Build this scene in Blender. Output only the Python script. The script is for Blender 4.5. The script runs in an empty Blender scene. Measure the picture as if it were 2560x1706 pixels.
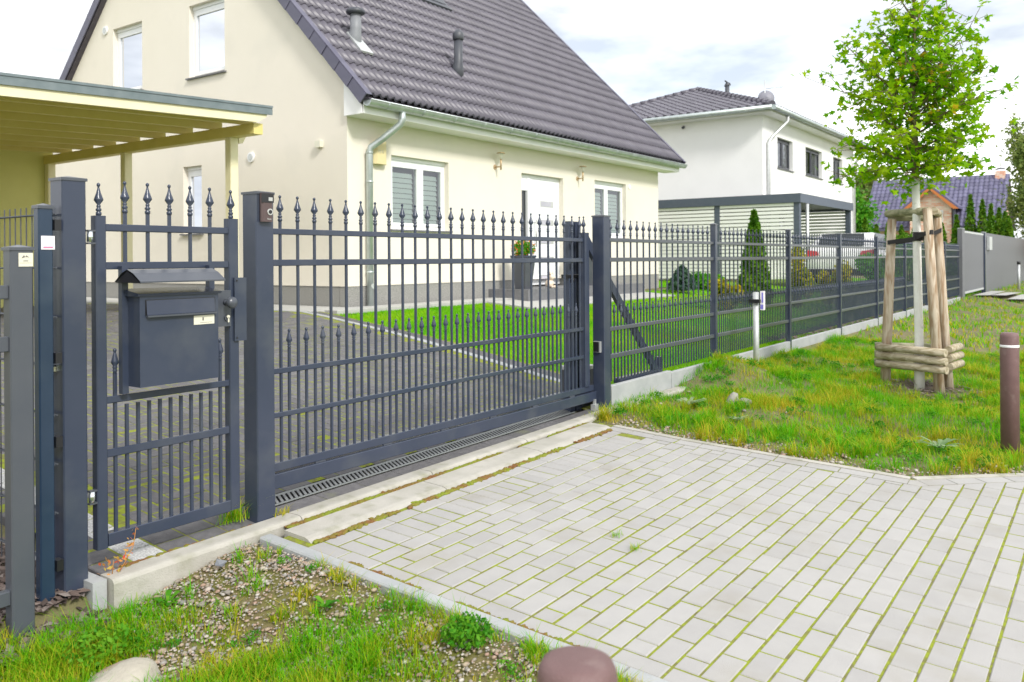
import bpy, math, random
import numpy as np
from mathutils import Matrix, Vector, noise
R=random.Random(7); NR=np.random.default_rng(5)
SC=bpy.context.scene; COL=SC.collection
rad=math.radians
# ------------------------------------------------------------------ camera, sky, sun, exposure
F=2110/2560*36; TH=math.atan((2800-1280)/2110.); ROLL=-0.007; CZ=1.347
fw=Vector((math.cos(TH),math.sin(TH),0)); rt=Vector((math.sin(TH),-math.cos(TH),0)); up=Vector((0,0,1))
X=rt*math.cos(ROLL)+up*math.sin(ROLL); Y=-rt*math.sin(ROLL)+up*math.cos(ROLL); Z=-fw
cd=bpy.data.cameras.new('camera'); cam=bpy.data.objects.new('camera',cd); COL.objects.link(cam)
cam.matrix_world=Matrix(((X.x,Y.x,Z.x,0),(X.y,Y.y,Z.y,0),(X.z,Y.z,Z.z,CZ),(0,0,0,1)))
cd.sensor_width=36; cd.lens=F; cd.shift_y=-(853-649.14)/2560; cd.clip_end=6000; cd.clip_start=.05
cd.dof.use_dof=True; cd.dof.focus_distance=4.6; cd.dof.aperture_fstop=4.5
SC.camera=cam
W=bpy.data.worlds.new('World'); SC.world=W; W.use_nodes=True
nt=W.node_tree; N=nt.nodes; L=nt.links; bg=N['Background']; bg.inputs['Strength'].default_value=.1
sky=N.new('ShaderNodeTexSky'); sky.sky_type='NISHITA'; sky.sun_disc=False
SUN_AZ=rad(201); SUN_EL=rad(38)     # clockwise from +Y
sky.sun_elevation=SUN_EL; sky.sun_rotation=SUN_AZ
tc=N.new('ShaderNodeTexCoord'); mp=N.new('ShaderNodeMapping'); mp.inputs['Scale'].default_value=(1,1,3.2)
L.new(tc.outputs['Generated'],mp.inputs['Vector'])
n1=N.new('ShaderNodeTexNoise'); n1.inputs['Scale'].default_value=2.3; n1.inputs['Detail'].default_value=6; n1.inputs['Roughness'].default_value=.55
L.new(mp.outputs[0],n1.inputs['Vector'])
r1=N.new('ShaderNodeValToRGB'); r1.color_ramp.elements[0].position=.40; r1.color_ramp.elements[0].color=(4.0,4.2,4.5,1)
r1.color_ramp.elements[1].position=.58; r1.color_ramp.elements[1].color=(8.8,8.8,8.8,1)
L.new(n1.outputs['Fac'],r1.inputs[0])
n2=N.new('ShaderNodeTexNoise'); n2.inputs['Scale'].default_value=1.3; n2.inputs['Detail'].default_value=5
L.new(mp.outputs[0],n2.inputs['Vector'])
r2=N.new('ShaderNodeValToRGB'); r2.color_ramp.elements[0].position=.3; r2.color_ramp.elements[0].color=(.72,.72,.72,1); r2.color_ramp.elements[1].position=.5
L.new(n2.outputs['Fac'],r2.inputs[0])
mx=N.new('ShaderNodeMixRGB'); L.new(r2.outputs[0],mx.inputs[0]); L.new(sky.outputs[0],mx.inputs[1]); L.new(r1.outputs[0],mx.inputs[2])
L.new(mx.outputs[0],bg.inputs['Color'])
sl=bpy.data.lights.new('sun','SUN'); sl.energy=1.5; sl.angle=rad(10); sl.color=(1,.965,.91)
so=bpy.data.objects.new('sun',sl); COL.objects.link(so)
sd=Vector((math.sin(SUN_AZ)*math.cos(SUN_EL),math.cos(SUN_AZ)*math.cos(SUN_EL),math.sin(SUN_EL)))
so.rotation_euler=sd.to_track_quat('Z','Y').to_euler()
SC.view_settings.view_transform='Standard'; SC.view_settings.look='None'; SC.view_settings.gamma=1
SC.view_settings.use_curve_mapping=False; SC.view_settings.exposure=1.1
SC.render.engine='CYCLES'
# ------------------------------------------------------------------ helpers
WM={}
def link(name,mesh,parent=None,loc=(0,0,0),rot=None,sc=None):
    o=bpy.data.objects.new(name,mesh); COL.objects.link(o)
    m=Matrix.LocRotScale(Vector(loc),rot,sc)
    o.matrix_basis=m; WM[o]=m
    if parent is not None:
        o.parent=parent; o.matrix_parent_inverse=WM[parent].inverted()
    return o
def tag(o,label=None,cat=None,group=None,kind=None):
    if label: o['label']=label
    if cat: o['category']=cat
    if group: o['group']=group
    if kind: o['kind']=kind
    return o
def thing(name,loc,label,cat,group=None): return tag(link(name,None,None,loc),label,cat,group)
def struct(name,loc=(0,0,0)): return tag(link(name,None,None,loc),kind='structure')
def copytree(o,d):
    """copy a thing and its parts and sub-parts, moved by d"""
    T=Matrix.Translation(Vector(d)); mp={}
    def rec(s,par):
        c=s.copy(); COL.objects.link(c); WM[c]=T@WM[s]
        if par is None: c.matrix_basis=WM[c]
        else:
            c.parent=par; c.matrix_basis=WM[c]; c.matrix_parent_inverse=WM[par].inverted()
        for ch in KIDS.get(s,[]): rec(ch,c)
        return c
    KIDS={}
    for k in WM:
        if k.parent is not None: KIDS.setdefault(k.parent,[]).append(k)
    return rec(o,None)
class M:
    def __init__(s): s.v=[]; s.f=[]; s.sm=[]
    def add(s,vs,fs,smooth=False):
        b=len(s.v); s.v+= [tuple(v) for v in vs]; s.f+=[tuple(i+b for i in f) for f in fs]; s.sm+=[smooth]*len(fs); return s
    def box(s,x0,x1,y0,y1,z0,z1):
        return s.add([(x0,y0,z0),(x1,y0,z0),(x1,y1,z0),(x0,y1,z0),(x0,y0,z1),(x1,y0,z1),(x1,y1,z1),(x0,y1,z1)],
              [(3,2,1,0),(4,5,6,7),(0,1,5,4),(1,2,6,5),(2,3,7,6),(3,0,4,7)])
    def pbox(s,x0,x1,y0,y1,z0,z1,c=.004):
        """upright bar with chamfered corners"""
        p=[(x0+c,y0),(x1-c,y0),(x1,y0+c),(x1,y1-c),(x1-c,y1),(x0+c,y1),(x0,y1-c),(x0,y0+c)]
        return s.prism(p,z0,z1)
    def hbox(s,x0,x1,y0,y1,z0,z1,c=.003,axis=0):
        """horizontal bar with chamfered corners along x (0) or y (1)"""
        if axis==0: p=[(y0+c,z0),(y1-c,z0),(y1,z0+c),(y1,z1-c),(y1-c,z1),(y0+c,z1),(y0,z1-c),(y0,z0+c)]; a,b=x0,x1
        else: p=[(x0+c,z0),(x1-c,z0),(x1,z0+c),(x1,z1-c),(x1-c,z1),(x0+c,z1),(x0,z1-c),(x0,z0+c)]; a,b=y0,y1
        n=8
        vs=[((a,q[0],q[1]) if axis==0 else (q[0],a,q[1])) for q in p]+[((b,q[0],q[1]) if axis==0 else (q[0],b,q[1])) for q in p]
        fs=[(i,(i+1)%n,n+(i+1)%n,n+i) for i in range(n)]+[tuple(range(n))[::-1],tuple(range(n,2*n))]
        if axis==1: fs=[f[::-1] for f in fs]
        return s.add(vs,fs)
    def prism(s,p,z0,z1):
        n=len(p)
        return s.add([(a,b,z0) for a,b in p]+[(a,b,z1) for a,b in p],[(i,(i+1)%n,n+(i+1)%n,n+i) for i in range(n)]+[tuple(range(n))[::-1],tuple(range(n,2*n))])
    def ext(s,p,dirv):
        """extrude planar polygon p (3d points) by dirv"""
        n=len(p); d=Vector(dirv)
        return s.add([tuple(q) for q in p]+[tuple(Vector(q)+d) for q in p],[(i,(i+1)%n,n+(i+1)%n,n+i) for i in range(n)]+[tuple(range(n))[::-1],tuple(range(n,2*n))])
    def tube(s,pts,r,n=8,smooth=True,cap=True):
        pts=[Vector(p) for p in pts]; rs=r if isinstance(r,(list,tuple)) else [r]*len(pts)
        vs=[]; fs=[]; ref=None
        for i,p in enumerate(pts):
            t=(pts[min(i+1,len(pts)-1)]-pts[max(i-1,0)]).normalized()
            if ref is None: ref=Vector((0,0,1)) if abs(t.z)<.9 else Vector((1,0,0))
            a=(ref-t*ref.dot(t)).normalized(); ref=a; b=t.cross(a)
            for k in range(n):
                an=2*math.pi*k/n; vs.append(p+(a*math.cos(an)+b*math.sin(an))*rs[i])
        for i in range(len(pts)-1):
            for k in range(n): fs.append((i*n+k,i*n+(k+1)%n,(i+1)*n+(k+1)%n,(i+1)*n+k))
        s.add(vs,fs,smooth)
        if cap: 
            b=len(s.v)-len(vs); m=len(pts)-1
            s.f+=[tuple(b+k for k in range(n))[::-1],tuple(b+m*n+k for k in range(n))]; s.sm+=[False,False]
        return s
    def lathe(s,prof,c=(0,0,0),n=10,smooth=True):
        vs=[(c[0]+r*math.cos(2*math.pi*k/n),c[1]+r*math.sin(2*math.pi*k/n),c[2]+z) for r,z in prof for k in range(n)]
        fs=[(i*n+k,i*n+(k+1)%n,(i+1)*n+(k+1)%n,(i+1)*n+k) for i in range(len(prof)-1) for k in range(n)]
        s.add(vs,fs,smooth); b=len(s.v)-len(vs); m=len(prof)-1
        s.f+=[tuple(b+k for k in range(n))[::-1],tuple(b+m*n+k for k in range(n))]; s.sm+=[False,False]; return s
    def blob(s,c,r,seed=0,sub=1,amp=.25,sq=(1,1,1)):
        vs,fs=ICO[sub]; o=[]
        for v in vs:
            k=1+amp*noise.noise(Vector(v)*1.3+Vector((seed*3.1,seed*1.7,seed)))*1.6
            o.append((c[0]+v[0]*r*k*sq[0],c[1]+v[1]*r*k*sq[1],c[2]+v[2]*r*k*sq[2]))
        return s.add(o,fs,True)
    def mesh(s,name,mat):
        me=bpy.data.meshes.new(name); me.from_pydata(s.v,[],s.f); me.polygons.foreach_set('use_smooth',s.sm)
        for m in (mat if isinstance(mat,(list,tuple)) else [mat]): me.materials.append(m)
        me.update(); return me
    def build(s,name,mat,parent=None,loc=(0,0,0),rot=None): return link(name,s.mesh(name,mat),parent,loc,rot)
def _ico(sub):
    import bmesh
    b=bmesh.new(); bmesh.ops.create_icosphere(b,subdivisions=sub,radius=1); b.verts.ensure_lookup_table()
    r=([tuple(v.co) for v in b.verts],[tuple(v.index for v in f.verts) for f in b.faces]); b.free(); return r
ICO={1:_ico(1),2:_ico(2),3:_ico(3)}
def fastmesh(name,co,faces_n,idx,mat,parent=None,smooth=False):
    """co (n,3); all faces with faces_n corners; idx flat"""
    me=bpy.data.meshes.new(name); nf=len(idx)//faces_n
    me.vertices.add(len(co)); me.vertices.foreach_set('co',np.asarray(co,dtype=np.float32).ravel())
    me.loops.add(len(idx)); me.loops.foreach_set('vertex_index',np.asarray(idx,dtype=np.int32))
    me.polygons.add(nf); me.polygons.foreach_set('loop_start',np.arange(nf,dtype=np.int32)*faces_n)
    me.polygons.foreach_set('loop_total',np.full(nf,faces_n,dtype=np.int32))
    if smooth: me.polygons.foreach_set('use_smooth',np.ones(nf,dtype=bool))
    me.materials.append(mat); me.update(calc_edges=True); me.validate(); return link(name,me,parent)
# ------------------------------------------------------------------ materials
def mat(name,c,rough=.6,metal=0,c2=None,scale=8,detail=4,bump=0,bscale=60,coord='Object',isl=0,objr=0,lo=.35,hi=.65,spec=.5,stain=None,coat=0,trans=0,tint=None):
    m=bpy.data.materials.new(name); m.use_nodes=True; n=m.node_tree.nodes; l=m.node_tree.links
    b=n['Principled BSDF']; b.inputs['Roughness'].default_value=rough; b.inputs['Metallic'].default_value=metal
    b.inputs['Specular IOR Level'].default_value=spec; b.inputs['Coat Weight'].default_value=coat
    t=n.new('ShaderNodeTexCoord') if coord!='World' else n.new('ShaderNodeNewGeometry'); vec=t.outputs['Position' if coord=='World' else coord]
    out=None
    if c2 is not None:
        q=n.new('ShaderNodeTexNoise'); q.inputs['Scale'].default_value=scale; q.inputs['Detail'].default_value=detail; q.inputs['Roughness'].default_value=.6
        l.new(vec,q.inputs['Vector']); r=n.new('ShaderNodeValToRGB'); r.color_ramp.elements[0].position=lo; r.color_ramp.elements[1].position=hi
        r.color_ramp.elements[0].color=(*c,1); r.color_ramp.elements[1].color=(*c2,1); l.new(q.outputs['Fac'],r.inputs[0]); out=r.outputs[0]
    if stain is not None:
        q=n.new('ShaderNodeTexNoise'); q.inputs['Scale'].default_value=stain[1]; q.inputs['Detail'].default_value=8; l.new(vec,q.inputs['Vector'])
        r=n.new('ShaderNodeValToRGB'); r.color_ramp.elements[0].position=stain[2]; r.color_ramp.elements[1].position=stain[3]; l.new(q.outputs['Fac'],r.inputs[0])
        x=n.new('ShaderNodeMixRGB'); l.new(r.outputs[0],x.inputs[0]); x.inputs[2].default_value=(*stain[0],1)
        if out is None: x.inputs[1].default_value=(*c,1)
        else: l.new(out,x.inputs[1])
        out=x.outputs[0]
    if isl or objr:
        if isl: g=n.new('ShaderNodeNewGeometry'); rnd=g.outputs['Random Per Island']; amt=isl
        else: g=n.new('ShaderNodeObjectInfo'); rnd=g.outputs['Random']; amt=objr
        if tint:
            r=n.new('ShaderNodeValToRGB'); r.color_ramp.interpolation='LINEAR'
            e=r.color_ramp.elements
            while len(e)<len(tint): e.new(.5)
            for i,(p,cc) in enumerate(tint): e[i].position=p; e[i].color=(*cc,1)
            l.new(rnd,r.inputs[0])
            x=n.new('ShaderNodeMixRGB'); x.inputs[0].default_value=amt; l.new(r.outputs[0],x.inputs[2])
            if out is None: x.inputs[1].default_value=(*c,1)
            else: l.new(out,x.inputs[1])
            out=x.outputs[0]
        else:
            ma=n.new('ShaderNodeMapRange'); ma.inputs['To Min'].default_value=1-amt; ma.inputs['To Max'].default_value=1+amt; l.new(rnd,ma.inputs[0])
            h=n.new('ShaderNodeHueSaturation'); l.new(ma.outputs[0],h.inputs['Value'])
            if out is None: h.inputs['Color'].default_value=(*c,1)
            else: l.new(out,h.inputs['Color'])
            out=h.outputs[0]
    if out is None: b.inputs['Base Color'].default_value=(*c,1)
    else: l.new(out,b.inputs['Base Color'])
    if bump:
        q=n.new('ShaderNodeTexNoise'); q.inputs['Scale'].default_value=bscale; q.inputs['Detail'].default_value=3; l.new(vec,q.inputs['Vector'])
        bu=n.new('ShaderNodeBump'); bu.inputs['Strength'].default_value=bump; bu.inputs['Distance'].default_value=.01; l.new(q.outputs['Fac'],bu.inputs['Height']); l.new(bu.outputs[0],b.inputs['Normal'])
    if trans:
        tr=n.new('ShaderNodeBsdfTranslucent'); ms=n.new('ShaderNodeMixShader'); ms.inputs[0].default_value=trans
        if out is None: tr.inputs[0].default_value=(*c,1)
        else: l.new(out,tr.inputs[0])
        o=n['Material Output']; l.new(b.outputs[0],ms.inputs[1]); l.new(tr.outputs[0],ms.inputs[2]); l.new(ms.outputs[0],o.inputs[0])
    return m
ANTH=mat('anthracite_powder_coat',(.034,.045,.076),.22,0,(.041,.052,.084),3,4,.05,900,stain=((.072,.082,.102),4.5,.5,.85),coord='World')
ANTH2=mat('blue_slate_powder_coat',(.016,.034,.066),.25,0,(.022,.042,.078),4,4,.05,900,stain=((.06,.09,.12),3,.5,.9),coord='World')
ANTHG=mat('grey_coat_and_sky_sheen',(.066,.075,.094),.28,0,(.08,.088,.105),3,4,.04,800,coord='World')  # grey coat; for spear fence rails sky reflection is put into the colour
BLK=mat('black_plastic',(.015,.015,.018),.3)
BROWNP=mat('bronze_brown_plastic',(.09,.06,.06),.4)
ZINC=mat('galvanised_zinc',(.42,.47,.47),.4,.65,(.55,.6,.6),6,5,.05,200)
GALV=mat('galvanised_steel',(.52,.54,.54),.45,.5,(.62,.64,.64),12,5)
CHROME=mat('bright_zinc',(.75,.8,.82),.2,.9)
STUCCO=mat('cream_render',(.77,.72,.63),.9,0,(.79,.74,.65),1.2,5,.25,240,spec=.2,coord='World',stain=((.66,.63,.56),.9,.55,.95))
STUCCOW=mat('white_render',(.84,.84,.83),.9,0,(.87,.87,.86),1.2,5,.2,200,spec=.2,coord='World')
PLINTH=mat('grey_stone_plaster',(.19,.19,.18),.9,0,(.36,.35,.33),120,3,.5,150,coord='World')
WHITE=mat('white_upvc',(.85,.86,.88),.3,0,(.82,.83,.85),2)
WHITEB=mat('white_board',(.86,.86,.85),.5,0,(.83,.83,.83),3)
TILE=mat('anthracite_roof_tile',(.080,.073,.098),.4,0,(.102,.094,.118),6,5,.15,120,objr=.12,spec=.6,coord='World')
TILES=mat('anthracite_roof_tile_joined',(.080,.073,.098),.4,0,(.102,.094,.118),6,5,.15,120,isl=.12,spec=.6,coord='World')
VERGE=mat('verge_tile_clay',(.085,.083,.13),.4,0,(.10,.095,.145),5,4,.1,100,objr=.1)
TILEB=mat('blue_grey_roof_tile',(.10,.095,.17),.45,0,(.135,.13,.21),3,4,isl=.2,coord='World')
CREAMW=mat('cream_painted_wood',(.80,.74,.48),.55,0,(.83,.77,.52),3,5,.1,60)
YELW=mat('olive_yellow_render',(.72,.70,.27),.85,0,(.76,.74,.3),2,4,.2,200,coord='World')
CREAMD=mat('cream_wood_underside_shade',(.68,.58,.20),.6,0,(.72,.62,.24),3,5,.1,60)  # cream wood again, underside shade and yellow bounce put into the colour
SHEET=mat('slate_roof_edge_metal',(.15,.19,.2),.35,.3,(.2,.24,.25),5,5)
DGREY=mat('dark_step_stone',(.13,.13,.14),.6,0,(.17,.17,.18),20,4)
CONC=mat('pale_concrete',(.38,.365,.32),.85,0,(.46,.44,.395),5,8,.3,120,stain=((.25,.25,.17),9,.52,.85),coord='World')
CONC2=mat('smooth_grey_concrete',(.33,.345,.35),.8,0,(.41,.42,.42),4,8,.2,90,stain=((.4,.41,.41),30,.6,.72),coord='World')
PAVER=mat('light_concrete_paver',(.36,.35,.34),.85,0,(.385,.375,.362),6,8,.25,220,objr=.05,stain=((.31,.29,.25),2.5,.55,.85),coord='World')
PAVERJ=mat('light_concrete_paver_joined',(.36,.35,.34),.85,0,(.385,.375,.362),6,8,.25,220,isl=.05,stain=((.31,.29,.25),2.5,.55,.85),coord='World')
DPAV=mat('dark_driveway_paver',(.10,.098,.105),.8,0,(.14,.135,.14),30,6,.4,160,objr=.12,stain=((.16,.165,.10),4,.6,.8),coord='World')
DPAVJ=mat('dark_driveway_paver_joined',(.11,.108,.115),.8,0,(.155,.15,.155),30,6,.4,160,isl=.15,stain=((.16,.165,.10),4,.6,.8),coord='World')
GRAN=mat('speckled_granite_paver',(.3,.3,.3),.8,0,(.62,.62,.6),90,3,.2,120,objr=.08)
SLAB=mat('pale_terrace_slab',(.4,.4,.38),.85,0,(.46,.455,.43),7,6,.15,100,objr=.05,isl=0)
MOSS=mat('mossy_joint',(.24,.29,.010),.95,0,(.16,.15,.05),22,6,.6,120,lo=.42,hi=.62,coord='World')
MOSSD=mat('moss_clump',(.2,.24,.02),.95,0,(.2,.09,.03),9,5,.5,200,lo=.4,hi=.62,coord='World')
SOIL=mat('verge_soil',(.11,.12,.035),.95,0,(.2,.17,.09),3,8,.6,60,coord='World')
SOILG=mat('gravel_soil',(.17,.13,.07),.95,0,(.14,.15,.02),5,8,.6,60,coord='World')
FAR=mat('meadow_ground',(.12,.19,.03),.95,0,(.2,.2,.06),.4,6,coord='World')
LAWNG=mat('lawn_soil',(.13,.25,.015),.95,0,(.2,.3,.03),2,6,.5,60,coord='World')
PEB=mat('gravel_stones',(.33,.28,.2),.75,0,None,isl=.85,tint=[(0,(.30,.24,.16)),(.2,(.19,.18,.17)),(.4,(.38,.32,.22)),(.6,(.33,.2,.15)),(.8,(.5,.47,.42)),(1,(.14,.14,.15))])
ROCK=mat('boulder_rock',(.36,.33,.27),.85,0,(.46,.43,.36),5,8,.5,60,stain=((.4,.25,.2),4,.5,.62),coord='World')
ROCKG=mat('grey_stone',(.26,.25,.22),.85,0,(.38,.37,.33),9,8,.5,60,coord='World')
MULCH=mat('dark_bark_mulch',(.07,.05,.04),.9,0,None,isl=.8,tint=[(0,(.05,.035,.03)),(.5,(.14,.10,.085)),(1,(.28,.24,.22))])
def grassmat(name,a,b,c,sc=1.2,tr=.4):
    m=bpy.data.materials.new(name); m.use_nodes=True; n=m.node_tree.nodes; l=m.node_tree.links; p=n['Principled BSDF']
    g=n.new('ShaderNodeNewGeometry'); q=n.new('ShaderNodeTexNoise'); q.inputs['Scale'].default_value=sc; q.inputs['Detail'].default_value=4; l.new(g.outputs['Position'],q.inputs['Vector'])
    ad=n.new('ShaderNodeMath'); ad.operation='MULTIPLY_ADD'; l.new(g.outputs['Random Per Island'],ad.inputs[0]); ad.inputs[1].default_value=.34; 
    sb=n.new('ShaderNodeMath'); sb.operation='SUBTRACT'; l.new(q.outputs['Fac'],sb.inputs[0]); sb.inputs[1].default_value=.17; l.new(sb.outputs[0],ad.inputs[2])
    r=n.new('ShaderNodeValToRGB'); e=r.color_ramp.elements; e.new(.5); e[0].position=.33; e[1].position=.5; e[2].position=.7
    for i,k in enumerate((a,b,c)): e[i].color=(*k,1)
    l.new(ad.outputs[0],r.inputs[0]); l.new(r.outputs[0],p.inputs['Base Color']); p.inputs['Roughness'].default_value=.5; p.inputs['Specular IOR Level'].default_value=.15
    t=n.new('ShaderNodeBsdfTranslucent'); l.new(r.outputs[0],t.inputs[0]); ms=n.new('ShaderNodeMixShader'); ms.inputs[0].default_value=tr
    l.new(p.outputs[0],ms.inputs[1]); l.new(t.outputs[0],ms.inputs[2]); l.new(ms.outputs[0],n['Material Output'].inputs[0]); return m
GV=grassmat('verge_grass',(.10,.44,.003),(.24,.45,.006),(.54,.44,.03),2.0)
GL=grassmat('lawn_grass',(.12,.46,.003),(.20,.54,.004),(.34,.54,.006),.8)
GW=grassmat('weed_leaves',(.04,.22,.01),(.08,.30,.015),(.16,.38,.02),4)
GS=grassmat('silvery_weed_leaves',(.22,.36,.16),(.3,.42,.22),(.4,.48,.28),4)
LEAF=grassmat('maple_leaves',(.12,.36,.003),(.26,.52,.004),(.40,.56,.008),1.6,.55)
LEAFY=grassmat('autumn_yellow_leaves',(.6,.46,.02),(.7,.5,.03),(.65,.36,.02),3,.45)
CONIF=grassmat('conifer_foliage',(.05,.15,.010),(.10,.24,.012),(.17,.3,.02),3,.25)
BLUES=grassmat('blue_spruce_foliage',(.04,.09,.06),(.07,.14,.09),(.1,.19,.11),3,.2)
YSHR=grassmat('yellow_shrub_leaves',(.16,.22,.01),(.35,.36,.015),(.55,.4,.02),3,.4)
BIRCH=grassmat('birch_leaves',(.13,.2,.05),(.2,.28,.07),(.3,.34,.1),1,.4)
FLOW=mat('orange_red_petals',(.6,.1,.02),.5,0,None,isl=1,tint=[(0,(.6,.03,.02)),(.5,(.75,.22,.02)),(1,(.8,.4,.03))],trans=.3)
REDL=mat('red_weed_leaves',(.6,.1,.05),.5,0,None,isl=1,tint=[(0,(.6,.05,.04)),(.5,(.7,.3,.08)),(1,(.5,.4,.08))],trans=.3)
BARKW=mat('whitewashed_trunk',(.74,.73,.69),.85,0,(.82,.81,.78),9,6,.4,40,stain=((.4,.38,.3),12,.62,.75),coord='World')
BARKB=mat('brown_bark',(.13,.1,.05),.9,0,(.2,.16,.08),12,6,.5,60,coord='World')
def woodm(name,a,b,g):
    m=bpy.data.materials.new(name); m.use_nodes=True; n=m.node_tree.nodes; l=m.node_tree.links; p=n['Principled BSDF']; p.inputs['Roughness'].default_value=.8
    t=n.new('ShaderNodeNewGeometry'); mp=n.new('ShaderNodeMapping'); mp.inputs['Scale'].default_value=g; l.new(t.outputs['Position'],mp.inputs['Vector'])
    q=n.new('ShaderNodeTexNoise'); q.inputs['Scale'].default_value=6; q.inputs['Detail'].default_value=7; q.inputs['Distortion'].default_value=.6; l.new(mp.outputs[0],q.inputs['Vector'])
    r=n.new('ShaderNodeValToRGB'); r.color_ramp.elements[0].position=.38; r.color_ramp.elements[1].position=.62; r.color_ramp.elements[0].color=(*a,1); r.color_ramp.elements[1].color=(*b,1)
    l.new(q.outputs['Fac'],r.inputs[0]); l.new(r.outputs[0],p.inputs['Base Color']); bu=n.new('ShaderNodeBump'); bu.inputs['Strength'].default_value=.3; bu.inputs['Distance'].default_value=.01; l.new(q.outputs['Fac'],bu.inputs['Height']); l.new(bu.outputs[0],p.inputs['Normal']); return m
WOODV=woodm('weathered_stake_wood',(.3,.2,.12),(.55,.47,.37),(5,5,.7))
WOODH=woodm('weathered_log_wood',(.27,.22,.13),(.5,.44,.33),(5,.9,5))
WOODG=woodm('greenish_log_wood',(.18,.18,.10),(.38,.36,.24),(5,.9,5))
STRAP=mat('black_tree_tie',(.02,.018,.02),.7)
BOLL=mat('brown_bollard_paint',(.15,.085,.082),.5,0,(.18,.105,.102),14,6,.3,300,stain=((.22,.15,.14),18,.6,.8),coord='World')
REFL=mat('white_reflective_band',(.8,.8,.8),.4)
CREAML=mat('cream_label',(.7,.68,.56),.4); WLAB=mat('white_label',(.8,.76,.8),.35); PINK=mat('pink_print',(.6,.2,.35),.4); INK=mat('dark_print',(.12,.11,.1),.5); BLUEP=mat('blue_print',(.2,.18,.6),.4)
POT=mat('anthracite_planter',(.055,.06,.075),.45,0,(.075,.08,.095),5)
BRASS=mat('warm_brass_lamp',(.5,.36,.2),.35,.6); SATIN=mat('satin_steel',(.6,.6,.58),.35,.8)
BLIND=mat('pleated_blind',(.78,.9,.84),.8,0,(.84,.94,.88),3)
CURT=mat('grey_curtain',(.42,.41,.48),.9,0,(.5,.49,.55),5)
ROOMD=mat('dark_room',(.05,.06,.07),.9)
REDC=mat('red_tail_lamp',(.6,.02,.03),.15,coat=.5); CARW=mat('white_car_paint',(.8,.8,.81),.15,0,coat=.8); TYRE=mat('tyre_rubber',(.02,.02,.02),.8); CGL=mat('dark_car_glass',(.02,.025,.03),.05)
BRICKM=None
def brickmat(name,c1,c2,mo,s=(1,1,1),sc=4):
    m=bpy.data.materials.new(name); m.use_nodes=True; n=m.node_tree.nodes; l=m.node_tree.links; p=n['Principled BSDF']; p.inputs['Roughness'].default_value=.85
    g=n.new('ShaderNodeNewGeometry'); se=n.new('ShaderNodeSeparateXYZ'); l.new(g.outputs['Position'],se.inputs[0]); ad=n.new('ShaderNodeMath'); l.new(se.outputs[0],ad.inputs[0]); l.new(se.outputs[1],ad.inputs[1])
    cb=n.new('ShaderNodeCombineXYZ'); l.new(ad.outputs[0],cb.inputs[0]); l.new(se.outputs[2],cb.inputs[1])
    b=n.new('ShaderNodeTexBrick'); l.new(cb.outputs[0],b.inputs['Vector']); b.inputs['Color1'].default_value=(*c1,1); b.inputs['Color2'].default_value=(*c2,1); b.inputs['Mortar'].default_value=(*mo,1)
    b.inputs['Scale'].default_value=sc; b.inputs['Mortar Size'].default_value=.03; b.inputs['Brick Width'].default_value=1; b.inputs['Row Height'].default_value=.36
    l.new(b.outputs[0],p.inputs['Base Color']); return m
BRICK=brickmat('mixed_red_brick',(.75,.32,.19),(.82,.66,.54),(.65,.6,.54),sc=3.2)
def glassm():
    m=bpy.data.materials.new('window_glass'); m.use_nodes=True; n=m.node_tree.nodes; l=m.node_tree.links; n.remove(n['Principled BSDF'])
    t=n.new('ShaderNodeBsdfTransparent'); t.inputs[0].default_value=(.96,.98,.97,1); g=n.new('ShaderNodeBsdfGlossy'); g.inputs[0].default_value=(.62,.65,.7,1); g.inputs['Roughness'].default_value=.02
    f=n.new('ShaderNodeFresnel'); f.inputs[0].default_value=1.55; mr=n.new('ShaderNodeMapRange'); mr.inputs['From Max'].default_value=1; mr.inputs['To Min'].default_value=.12; mr.inputs['To Max'].default_value=1; l.new(f.outputs[0],mr.inputs[0])
    ms=n.new('ShaderNodeMixShader'); l.new(mr.outputs[0],ms.inputs[0]); l.new(t.outputs[0],ms.inputs[1]); l.new(g.outputs[0],ms.inputs[2]); l.new(ms.outputs[0],n['Material Output'].inputs[0]); return m
GLASS=glassm()
# ------------------------------------------------------------------ ground heights (u = x along the fence, v = y into the plot)
def sm(a,b,x):
    t=min(1,max(0,(x-a)/(b-a))); return t*t*(3-2*t)
def z_street(u,v):
    v2=max(v,-3.)
    return -.045+.055*(v2-3.3)+.02*min(max(u,0),6)
def z_in(u,v):
    d=.03+.1*(v-3.5)+.012*(min(u,7)-2.7)
    r=.17+.47*min(max(v-3.5,0),5.8)/5.8
    t=sm(6.9,7.9,u); z=d*(1-t)+r*t
    return min(z,.64)
def z_out(u,v):
    if u<2.58:
        z=z_street(u,v)-.10*(1-sm(1.95,2.5,u))+.02*noise.noise(Vector((u*2.2,v*2.2,0)))
        return z
    z=z_street(u,v)
    if u>5.8:
        w=sm(0,1.2,dist_edge(u,v))
        z+=w*(.11*noise.noise(Vector((u*.9,v*.9,3)))+.045*noise.noise(Vector((u*2.3,v*2.3,5))))
        z+=sm(12,26,u)*.1*sm(2,3.4,v)+.13*math.exp(-((u-8.5)/1.1)**2-((v-3.4)/.7)**2)*w
    return z
# right boundary of the street paving
EDGE=[(5.74,3.16),(5.72,2.6),(5.75,1.9),(5.80,1.08),(6.42,.52),(7.6,-.55),(9.5,-2.3),(14,-6.4)]
def edge_u(v):
    for (a,b),(c,d) in zip(EDGE,EDGE[1:]):
        if d<=v<=b: return a+(c-a)*(b-v)/(b-d)
    return EDGE[0][0] if v>EDGE[0][1] else EDGE[-1][0]
def dist_edge(u,v): return u-edge_u(v)
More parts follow.
